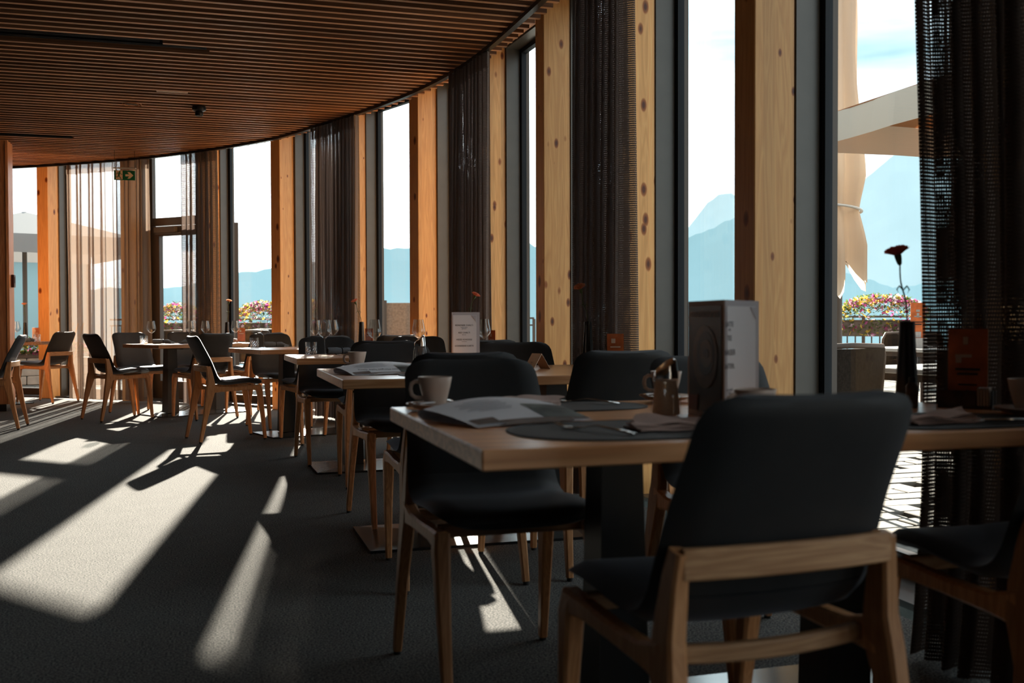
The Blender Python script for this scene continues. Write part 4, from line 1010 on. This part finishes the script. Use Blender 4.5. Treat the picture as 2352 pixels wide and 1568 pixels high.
# orange cards of the other tables
def table_card(loc, ang, label):
    t = empty('table_card', (loc[0], loc[1], .75), ang); tag(t, label, 'card', 'orange cards in clear stands')
    MB().bbox((0, 0, .008), (.09, .045, .016), .002).build('foot', MAT['wine'], t)
    MB().box((0, 0, .09), (.082, .003, .15)).build('card', MAT['orange'], t)
    MB().box((0, -.003, .092), (.088, .0015, .155)).build('clear_sleeve', MAT['wine'], t)
    MB().box((-.01, -.0022, .13), (.02, .001, .022)).box((0, -.0022, .10), (.05, .001, .006)).build('print', MAT['cup'], t)
    return reg(t)
TCARD = table_card((1.93, 4.68), math.radians(-20), 'amber card in a clear stand beside the heavy dark curtain')
for x, y, a, lab in [(1.915, 6.92, -70, 'narrow amber card seen edge-on beside the wine glass by the white menu'), (1.39, 9.20, -40, 'copper card behind the wine glass before the outdoor screen'), (.34, 11.60, 5, 'orange card before the outdoor flowers'), (-2.02, 13.50, -5, 'orange card on the small far table')]:
    dup(TCARD, (x, y, .75), math.radians(a), lab)

# second table small things
cup_set('pale cup behind the greeting brochure on the second table', 'saucer hidden behind the greeting brochure', (.668, 4.80), math.radians(-14))
placemat((.99, 4.26), 0, 'sunlit placemat at the front of the second table', .22, .15); placemat((1.02, 4.86), 0, 'placemat on the far side of the second table', .20, .12)
napkin_flat((.90, 4.86), math.radians(-14), 'small rose napkin peeping past the chair back on the second table', .14, .08, 7)
s3 = empty('sugar_shaker', (1.01, 5.0, .75)); tag(s3, 'sugar shaker showing its slanted spout behind a chair back', 'sugar shaker')
MB().loft(ribbed([(.034, 0), (.037, .004), (.031, .08), (.026, .112)])).build('jar', MAT['wine'], s3, True, .5); MB().loft(rg).build('spout_cap', MAT['chrome'], s3, True, .8)
napkin_flat((1.20, 6.62), math.radians(8), 'striped pale napkin behind the chair rims on the third table', .18, .09, 9, 'napkin_grey')
for (x, y, a, lab, kd) in [(.86, 6.90, -40, 'fork on the edge of the third table', 'fork'), (.70, 9.38, -35, 'fork beside the napkin roll on the fourth table', 'fork'), (-.33, 11.25, -20, 'fork on the table in the door bay', 'fork'), (.10, 11.62, 0, 'knife on the window end of the far table', 'knife')]:
    cutlery((x, y), math.radians(a), lab, kd, .7505)

# ================================================================== terrace outside
ring_in = [(p.x, p.y) for p in offset(TR, .56)][::6]
terr = ring_in + [(-6.0, 23.5), (-3.0, 25.2), (6.4, 19.0), (16.4, 9.6), (16.4, -6.0)]
te = MB().prism(terr, -.20, -.035).build('terrace_floor', MAT['joint']); tag(te, 'sunlit stone paved terrace outside the windows', 'terrace', kind='structure')
def inside(x, y, P):
    c = False; j = len(P) - 1
    for i in range(len(P)):
        if (P[i][1] > y) != (P[j][1] > y) and x < (P[j][0] - P[i][0]) * (y - P[i][1]) / (P[j][1] - P[i][1]) + P[i][0]: c = not c
        j = i
    return c
# individual pavers where the near window shows them one by one, the rest as one joined paving
pm = [MB().bbox((0, 0, 0), (.385 + dx, .145, .05), .004).mesh('paver', MAT['stone']) for dx in (0, -.004, -.07, -.12)]
tl_ = ring_in; near = []; far = MB(); rnd = random.Random(5)
row = 0; y = -2.0
while y < 25:
    x = -6 + (row % 2) * .2 + rnd.uniform(-.05, .05)
    while x < 16.3:
        if inside(x, y, terr) and inside(x - .2, y, terr) and inside(x + .2, y, terr):
            if 2.6 < x < 6.6 and 2.9 < y < 6.3: near.append((x, y))
            elif y < 25: far.box((x, y, -.0375 + rnd.uniform(-.002, .002)), (.385, .145, .05))
        x += .40
    y += .158; row += 1
near.sort(key=lambda p: p[0] ** 2 + p[1] ** 2)
for i, (x, y) in enumerate(near):
    if i < 290:
        o = bpy.data.objects.new('paver', pm[i * 7 % 4]); COL.objects.link(o); o.parent = te; o.location = (x + rnd.uniform(-.006, .006), y, -.0275 + rnd.uniform(-.003, .003)); o.rotation_euler = (0, 0, rnd.uniform(-.012, .012))
    else: far.box((x, y, -.0275), (.385, .145, .05))
o = far.build('paving', MAT['stone'], te); o['kind'] = 'stuff'; o.location.z = .010
print('pavers', len(near), len(far.v) // 8)

# railing along the terrace edge
def railing(a, b, label):
    a, b = Vector(a), Vector(b); d = b - a; L = d.length; t = empty('terrace_railing', (a.x, a.y, 0), math.atan2(d.y, d.x)); tag(t, label, 'railing', 'bronze railing around the terrace')
    MB().box((L / 2, 0, 1.035), (L, .06, .035)).build('top_rail', MAT['rail'], t); MB().box((L / 2, 0, .90), (L, .03, .03)).build('middle_rail', MAT['rail'], t); MB().box((L / 2, 0, .10), (L, .03, .03)).build('bottom_rail', MAT['rail'], t)
    x = 0; k = 0; bar = MB().box((0, 0, .50), (.022, .012, .80)).mesh('baluster', MAT['rail']); post = MB().box((0, 0, .50), (.05, .05, 1.04)).mesh('post', MAT['rail'])
    while x <= L:
        o = bpy.data.objects.new('post' if k % 12 == 0 else 'baluster', post if k % 12 == 0 else bar); COL.objects.link(o); o.parent = t; o.location = (x, 0, 0); x += .13; k += 1
railing((16.2, 9.3), (6.2, 18.7), 'bronze terrace railing seen through the near window, flower box on it')
railing((6.05, 18.8), (-2.1, 24.2), 'bronze terrace railing beyond the terrace door and hillside window')

def blob(mb, c, r, rnd, n=5):
    p = [Vector((0, 0, r)), Vector((0, 0, -r * .5))] + [Vector((r * math.cos(2 * PI * k / n), r * math.sin(2 * PI * k / n), 0)) for k in range(n)]
    R = Matrix.Rotation(rnd.uniform(0, 6), 3, 'Z') @ Matrix.Rotation(rnd.uniform(-1, 1), 3, 'X')
    mb.add([R @ v + Vector(c) for v in p], [(0, 2 + k, 2 + (k + 1) % n) for k in range(n)] + [(1, 2 + (k + 1) % n, 2 + k) for k in range(n)])
def flower_box(loc, ang, L, label, W=.30, H=.26, dens=1.0, hang=.25, mound=.42, seed=1):
    rnd = random.Random(seed); b = empty('flower_box', loc, ang); tag(b, label, 'flower box', 'planted flower boxes on the terrace')
    MB().bbox((0, 0, H / 2), (L, W, H), .01).bbox((0, 0, H - .01), (L + .03, W + .03, .025), .005).build('trough', MAT['planter'], b)
    fo = MB(); fls = {'fl_pink': MB(), 'fl_yellow': MB(), 'fl_pale': MB()}
    for k in range(int(2600 * L * dens)):
        u = rnd.uniform(-1, 1); v = rnd.uniform(-1, 1); hh = mound * math.sqrt(max(0, 1 - u * u * .85)) * (1 - .35 * v * v); s_ = rnd.random()
        z = H + (hh * s_ ** .45 if rnd.random() < .75 else -hang * rnd.random())
        yy = v * (W * .62 + .10) if z > H else math.copysign(W * .56 + rnd.uniform(0, .07), v)
        c = Vector((u * (L * .55), yy, z)); r = rnd.uniform(.018, .030)
        if rnd.random() < (.24 if s_ > .45 else .08):
            cl = 'fl_yellow' if rnd.random() < .25 + .35 * (u < -.2) else ('fl_pink' if rnd.random() < .55 else 'fl_pale'); n = 5
            q = Matrix.Rotation(rnd.uniform(-1.2, 1.2), 3, 'X') @ Matrix.Rotation(rnd.uniform(-1.2, 1.2), 3, 'Y'); R_ = r * 1.35
            fls[cl].add([q @ Vector((0, 0, .2 * R_)) + c] + [q @ Vector((R_ * (1 if j % 2 else .75) * math.cos(PI * j / n), R_ * (1 if j % 2 else .75) * math.sin(PI * j / n), R_ * .35 * (j % 2))) + c for j in range(2 * n)], [(0, 1 + j, 1 + (j + 1) % (2 * n)) for j in range(2 * n)])
        else:
            a_ = rnd.uniform(0, 6.28); d = Vector((math.cos(a_), math.sin(a_), rnd.uniform(-.3, .8))) * r * 2.3; e_ = Vector((-d.y, d.x, 0)) * .3
            fo.add([c, c + d * .5 + e_, c + d, c + d * .5 - e_], [(0, 1, 2, 3)])
    fo.build('foliage', MAT['foliage'], b)['kind'] = 'stuff'
    for k, m_ in fls.items(): m_.build({'fl_pink': 'magenta_blossoms', 'fl_yellow': 'yellow_blossoms', 'fl_pale': 'pale_blossoms'}[k], MAT[k], b)['kind'] = 'stuff'
def along(a, b, f): return (a[0] + (b[0] - a[0]) * f, a[1] + (b[1] - a[1]) * f)
RA = math.atan2(18.7 - 9.3, 6.2 - 16.2); RB = math.atan2(24.8 - 18.7, -3.0 - 6.2)
x, y = 10.35, 13.9; flower_box((x - .12, y - .12, .72), RA + PI, 1.25, 'flower box of pink and yellow petunias on the railing before the mountain slope', seed=2)
# boxes seen through the far windows: (x/y ray, distance along y, length, label)
for k, (tan, yy, L, lab, mt) in enumerate([(.0475, 20.2, 1.0, 'flower box of yellow and magenta blossoms before the hillside, beside the lit pine post', 3), (-.0285, 21.6, 1.0, 'flower box seen through the terrace door', 4), (.099, 19.4, .6, 'flower box glimpsed past the dark window frame', 5)]):
    flower_box((tan * yy, yy, .70), RB + PI, L, lab, seed=mt)
flower_box((-2.62, 17.6, .42), .3, 1.3, 'low flower bed of pink blossoms on the stone block wall by the partition window', W=.34, H=.10, mound=.20, hang=.03, seed=9)

# closed parasol at the near window
def closed_parasol(x, y):
    p = empty('closed_parasol', (x, y, -.03)); tag(p, 'tall closed cream parasol strapped to its pole outside the near window', 'parasol')
    MB().lathe([(.04, 0), (.04, 4.4)], 16).build('pole', MAT['frame_out'], p, True)
    MB().bbox((0, 0, .05), (.75, .75, .10), .01).build('foot', MAT['frame_out'], p)
    vs = []; nu, nv = 48, 30
    for iv in range(nv + 1):
        z = 1.42 + (4.2 - 1.42) * iv / nv; f = iv / nv
        for iu in range(nu):
            a = 2 * PI * iu / nu; fold = .5 + .5 * math.cos(6 * a + .6 * math.sin(3 * f)); env = .30 - .20 * f + .03 * math.sin(9 * f + a)
            env *= .62 + .38 * min(1, abs(f - .205) / .10) if abs(f - .205) < .10 else 1
            r = .055 + env * (.30 + .70 * fold) * .78
            dz = -.16 * fold * (1 - f) ** 6 * (1 + .5 * math.sin(2 * a)) + (.10 * (1 - fold) if iv == 0 else 0)
            vs.append(Vector((r * math.cos(a), r * math.sin(a), z + dz)))
    MB().add(vs, [(iv * nu + iu, iv * nu + (iu + 1) % nu, (iv + 1) * nu + (iu + 1) % nu, (iv + 1) * nu + iu) for iv in range(nv) for iu in range(nu)]).build('canopy', MAT['canvas_pale'], p, True, 2)
    MB().tube([(.20 * math.cos(a), .20 * math.sin(a), 1.98 - .03 * math.cos(a)) for a in [2 * PI * k / 24 for k in range(25)]], .012, 6).build('strap', MAT['outwhite'], p, True, 2)
closed_parasol(5.28, 7.72)


def parasol(x, y, half, zedge, ztop, label, mat='canvas', rot=0, val=.24):
    p = empty('parasol', (x, y, -.03), rot); tag(p, label, 'parasol')
    MB().lathe([(.04, 0), (.04, ztop)], 16).build('pole', MAT['frame_out'], p, True); MB().bbox((0, 0, .05), (.8, .8, .1), .01).build('foot', MAT['frame_out'], p)
    c = [Vector((sx * half, sy * half, zedge)) for sx, sy in ((-1, -1), (1, -1), (1, 1), (-1, 1))]; top = Vector((0, 0, ztop)); th = Vector((0, 0, .006))
    mb = MB()
    for k in range(4): a, b = c[k], c[(k + 1) % 4]; mb.add([a, b, top, a + th, b + th, top + th], [(2, 1, 0), (3, 4, 5), (0, 1, 4, 3), (1, 2, 5, 4), (2, 0, 3, 5)])
    mb.build('canopy', MAT[mat], p)
    vb = MB()
    for k in range(4):
        a, b = c[k], c[(k + 1) % 4]; n = 12; vs = []
        nn = (Vector((a.x + b.x, a.y + b.y, 0))).normalized()
        for i in range(n + 1):
            q = a + (b - a) * i / n + nn * (.012 * math.sin(i * 1.9)); vs += [q, q - Vector((0, 0, val)) + nn * .02, q + nn * .004, q - Vector((0, 0, val)) + nn * .024]
        for i in range(n):
            s = i * 4; vb.add([vs[s + j] for j in (0, 1, 2, 3, 4, 5, 6, 7)], [(0, 1, 5, 4), (2, 6, 7, 3), (1, 3, 7, 5)])
    vb.build('valance', MAT['canvas_solid' if mat == 'canvas' else mat], p)
    rb = [MB().tube([top - Vector((0, 0, .05)), q - Vector((0, 0, .02))], .012, 6).build('rib', MAT['frame_out'], p) for q in c]
parasol(5.95, 5.22, 1.57, 2.52, 2.95, 'open cream parasol with orange-lit underside outside the near window', val=.22)
parasol(-3.1, 19.6, 1.5, 2.45, 2.95, 'grey open parasol outside the window beside the wood partition', 'canvas_grey', .35, .3)

# outdoor furniture
def outdoor_chair():
    c = empty('terrace_chair'); tag(c, 'x', 'chair', 'woven terrace chairs')
    rings = []
    for i in range(11):
        u = -1 + .2 * i; x = .25 * u; y_ = -.22 - .05 * (1 - u * u)
        rings.append([Vector((x, y_ - .012, .40)), Vector((x, y_ + .012, .40)), Vector((x, y_ - .05, .845)), Vector((x, y_ - .075, .845))])
    MB().loft(rings).build('backrest', MAT['rattan'], c, True, .6)
    MB().tube([(-.26, -.23, .42), (-.262, -.27, .80), (-.24, -.285, .855), (0, -.345, .862), (.24, -.285, .855), (.262, -.27, .80), (.26, -.23, .42)], .014, 8).build('back_frame', MAT['rail'], c, True, 2)
    MB().bbox((0, 0, .425), (.50, .48, .05), .012).build('seat', MAT['rattan'], c)
    for sx in (-1, 1):
        for yy in (-.24, .22): MB().tube([(sx * .235, yy * .92, .41), (sx * .25, yy * 1.1, -.0)], [.016, .012], 8).build('leg', MAT['rail'], c, True, 2)
    return reg(c)
def outdoor_table(L=.8, D=.8):
    t = empty('terrace_table'); tag(t, 'x', 'table', 'white-topped terrace tables')
    MB().bbox((0, 0, .725), (L, D, .03), .005).build('tabletop', MAT['outwhite'], t); MB().box((0, 0, .69), (L - .08, D - .08, .04)).build('apron', MAT['rail'], t)
    for sx in (-1, 1):
        for sy in (-1, 1): MB().tube([(sx * (L / 2 - .07), sy * (D / 2 - .07), .70), (sx * (L / 2 - .03), sy * (D / 2 - .03), 0)], [.02, .016], 8).build('leg', MAT['rail'], t, True, 2)
    return reg(t)
OC, OT = outdoor_chair(), outdoor_table()
for x, y, a, lab in [(3.05, 4.72, 6, 'large brown woven terrace chair right outside the near window'), (5.85, 6.6, 30, 'woven terrace chair behind the closed parasol pole'), (6.6, 9.0, 20, 'woven terrace chair before the flower box'), (4.75, 4.45, 100, 'woven terrace chair beside the white terrace table'),
                     (6.9, 8.2, 200, 'terrace chair beyond the second white table'), (7.3, 17.0, 30, 'terrace chair seen through the narrow window slit'), (-.55, 16.4, 20, 'pale terrace chair seen through the terrace door'), (.95, 17.1, 200, 'terrace chair below the flowers by the lit post'), (.55, 15.6, 10, 'terrace chair outside the hillside window')]:
    first_or_dup(USED, OC, (x, y, -.01), math.radians(a), lab, 'woven terrace chairs')
for x, y, a, lab in [(3.84, 4.45, 10, 'white terrace table just outside the near window'), (6.15, 7.75, 10, 'terrace table carrying the orange card'), (7.2, 15.9, 0, 'terrace table glimpsed through the narrow window slit'), (.95, 16.3, 10, 'bright terrace table under the hillside flowers'), (-.5, 17.4, 10, 'terrace table beyond the terrace door')]:
    first_or_dup(USED, OT, (x, y, -.01), math.radians(a), lab, 'white-topped terrace tables')
oc = empty('terrace_card', (5.98, 7.55, .73), math.radians(-35)); tag(oc, 'orange and white advertising card on the terrace table', 'card')
MB().box((0, 0, .045), (.15, .09, .09)).build('foot', MAT['outwhite'], oc); MB().box((0, 0, .24), (.12, .012, .32)).build('card', MAT['orange'], oc)
MB().box((0, -.0075, .33), (.03, .002, .02)).box((0, -.0075, .28), (.06, .002, .01)).box((0, -.0075, .29), (.02, .002, .04)).box((0, -.0075, .12), (.05, .002, .05)).build('print', MAT['outwhite'], oc)
MB().box((0, -.0075, .23), (.08, .002, .008)).box((0, -.0075, .21), (.06, .002, .01)).build('date_line', MAT['cover_dark'], oc)
ao = empty('ashtray', (3.62, 4.35, .73)); tag(ao, 'small glass bowl catching the sun on the white terrace table', 'bowl'); MB().lathe([(.03, 0), (.045, .004), (.055, .04), (.05, .04), (.04, .008), (.001, .006)], 20).build('body', MAT['wine'], ao, True)

# weathered screen outside the middle window
scn = empty('planter_screen', (3.45, 16.2, 0), math.radians(-14)); tag(scn, 'weathered brown privacy screen outside, below the skyline', 'screen')
MB().bbox((0, 0, .60), (1.5, .08, 1.36), .01).build('board', MAT['corten'], scn)
for xx in (-.74, .74): MB().box((xx, .0, .62), (.06, .12, 1.4)).build('post', MAT['rail'], scn)
# dark slim post outside the hillside window
fp = empty('flag_post', (.365, 14.3, 0)); tag(fp, 'slim dark post standing outside beside the hillside window frame', 'post'); MB().box((0, 0, 1.15), (.05, .05, 2.35)).build('shaft', MAT['rail'], fp); MB().bbox((0, 0, .02), (.16, .16, .04), .005).build('foot', MAT['rail'], fp)

# pavilion and block wall beyond the far window
pv = empty('garden_pavilion', (-4.05, 23.4, 0), .1); tag(pv, 'pavilion with dark framed glass front beyond the far window', 'building')
MB().box((0, .9, 1.25), (3.2, 1.8, 2.5)).build('body', MAT['canvas_grey'], pv); MB().box((0, .8, 2.58), (3.6, 2.4, .16)).build('roof', MAT['frame_out'], pv)
for xx in (-1.2, -.4, .4, 1.2): 
    f_ = MB().box((xx - .38, -.03, 1.2), (.07, .08, 2.3)).box((xx + .38, -.03, 1.2), (.07, .08, 2.3)).box((xx, -.03, 2.32), (.8, .08, .07)).box((xx, -.03, .08), (.8, .08, .1)).build('window', MAT['frame'], pv); MB().box((xx, -.015, 1.2), (.7, .02, 2.2)).build('pane', MAT['mount_near'], f_)
bw = empty('block_wall', (-2.7, 17.6, 0), .3); tag(bw, 'low wall of pale stone blocks under the flower bed', 'wall', kind='structure')
bm_ = MB().bbox((0, 0, 0), (.39, .36, .135), .008).mesh('block', MAT['block'])
for r in range(3):
    for i in range(6):
        o = bpy.data.objects.new('block', bm_); COL.objects.link(o); o.parent = bw; o.location = (-1.1 + .4 * i + .2 * (r % 2), rnd.uniform(-.01, .01), .07 + .14 * r)
for i in range(3):
    pk = MB().tube([(0, 0, 0), (.25, .05, 1.0)], .012, 6).build('garden_stake', MAT['pine']); pk.location = (-2.12 + i * .07, 15.7, -.03); tag(pk, ('first', 'middle', 'last')[i] + ' of three thin wooden stakes leaning outside, counted from the partition', 'stake', 'leaning wooden stakes')

# ------------------------------------------------------------------ mountains and valley
def ridge(name, pts, dist, label, mat, jag, trees=0, seed=1, thick=.085):
    """skyline given as (ray x/y, elevation slope seen from the room), built as a real far slope"""
    rnd = random.Random(seed); P = []
    for (t0, e0), (t1, e1) in zip(pts, pts[1:]):
        n = max(2, int(abs(t1 - t0) / .006))
        for i in range(n): f = i / n; P.append((t0 + (t1 - t0) * f, e0 + (e1 - e0) * f))
    P.append(pts[-1]); vs = []; rows = 9
    off = [0.0]
    for _ in P: off.append(off[-1] * .8 + rnd.uniform(-jag, jag))
    for k, (t, e) in enumerate(P):
        n = math.hypot(t, 1); dx, dy = t / n, 1 / n
        e = max(.004, e + off[k] + (rnd.uniform(0, trees) if trees else 0))
        for r in range(rows + 1):
            f = r / rows; d = dist * (1 - thick * (1 - f)); h = e * dist * f; 
            d2 = d * (1 + .0015 * math.sin(t * 55 + f * 7) * (f < 1))
            vs.append(Vector((dx * d2, dy * d2, -60 * (1 - f) + h)))
        vs.append(Vector((dx * dist * 1.3, dy * dist * 1.3, -60)))
    m = rows + 2
    o = MB().add(vs, [(k * m + r, (k + 1) * m + r, (k + 1) * m + r + 1, k * m + r + 1) for k in range(len(P) - 1) for r in range(m - 1)]).build(name, MAT[mat])
    tag(o, label, 'mountain', kind='structure'); return o
def S(px, py):
    a = YAW + math.atan((px - 1176) / FPX); el = (737 - .003 * (px - 1176) - py) / FPX * math.cos(a - YAW); return (math.tan(a), el)
NR_ = [(-400, 640), (0, 655), (200, 668), (370, 662), (420, 658), (537, 634), (625, 620), (712, 606), (800, 588), (882, 573), (945, 570), (1050, 578), (1130, 590), (1190, 572), (1217, 560), (1240, 572), (1330, 600), (1450, 590), (1530, 565), (1583, 545), (1640, 524), (1690, 498), (1760, 520), (1880, 610), (2050, 660), (2300, 640)]
FR_ = [(1300, 640), (1450, 600), (1530, 565), (1583, 520), (1625, 470), (1650, 449), (1680, 446), (1740, 480), (1830, 520), (1900, 490), (1950, 450), (1990, 408), (2030, 372), (2055, 352), (2080, 349), (2120, 356), (2200, 340), (2300, 330), (2500, 390)]
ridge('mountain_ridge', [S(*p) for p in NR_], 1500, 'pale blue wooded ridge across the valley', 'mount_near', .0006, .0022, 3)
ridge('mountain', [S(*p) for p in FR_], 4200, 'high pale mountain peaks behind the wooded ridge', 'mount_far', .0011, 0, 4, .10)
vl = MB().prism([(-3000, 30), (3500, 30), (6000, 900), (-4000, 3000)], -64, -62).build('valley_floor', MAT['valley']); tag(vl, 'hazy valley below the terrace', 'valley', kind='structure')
print('objects', len(bpy.data.objects))
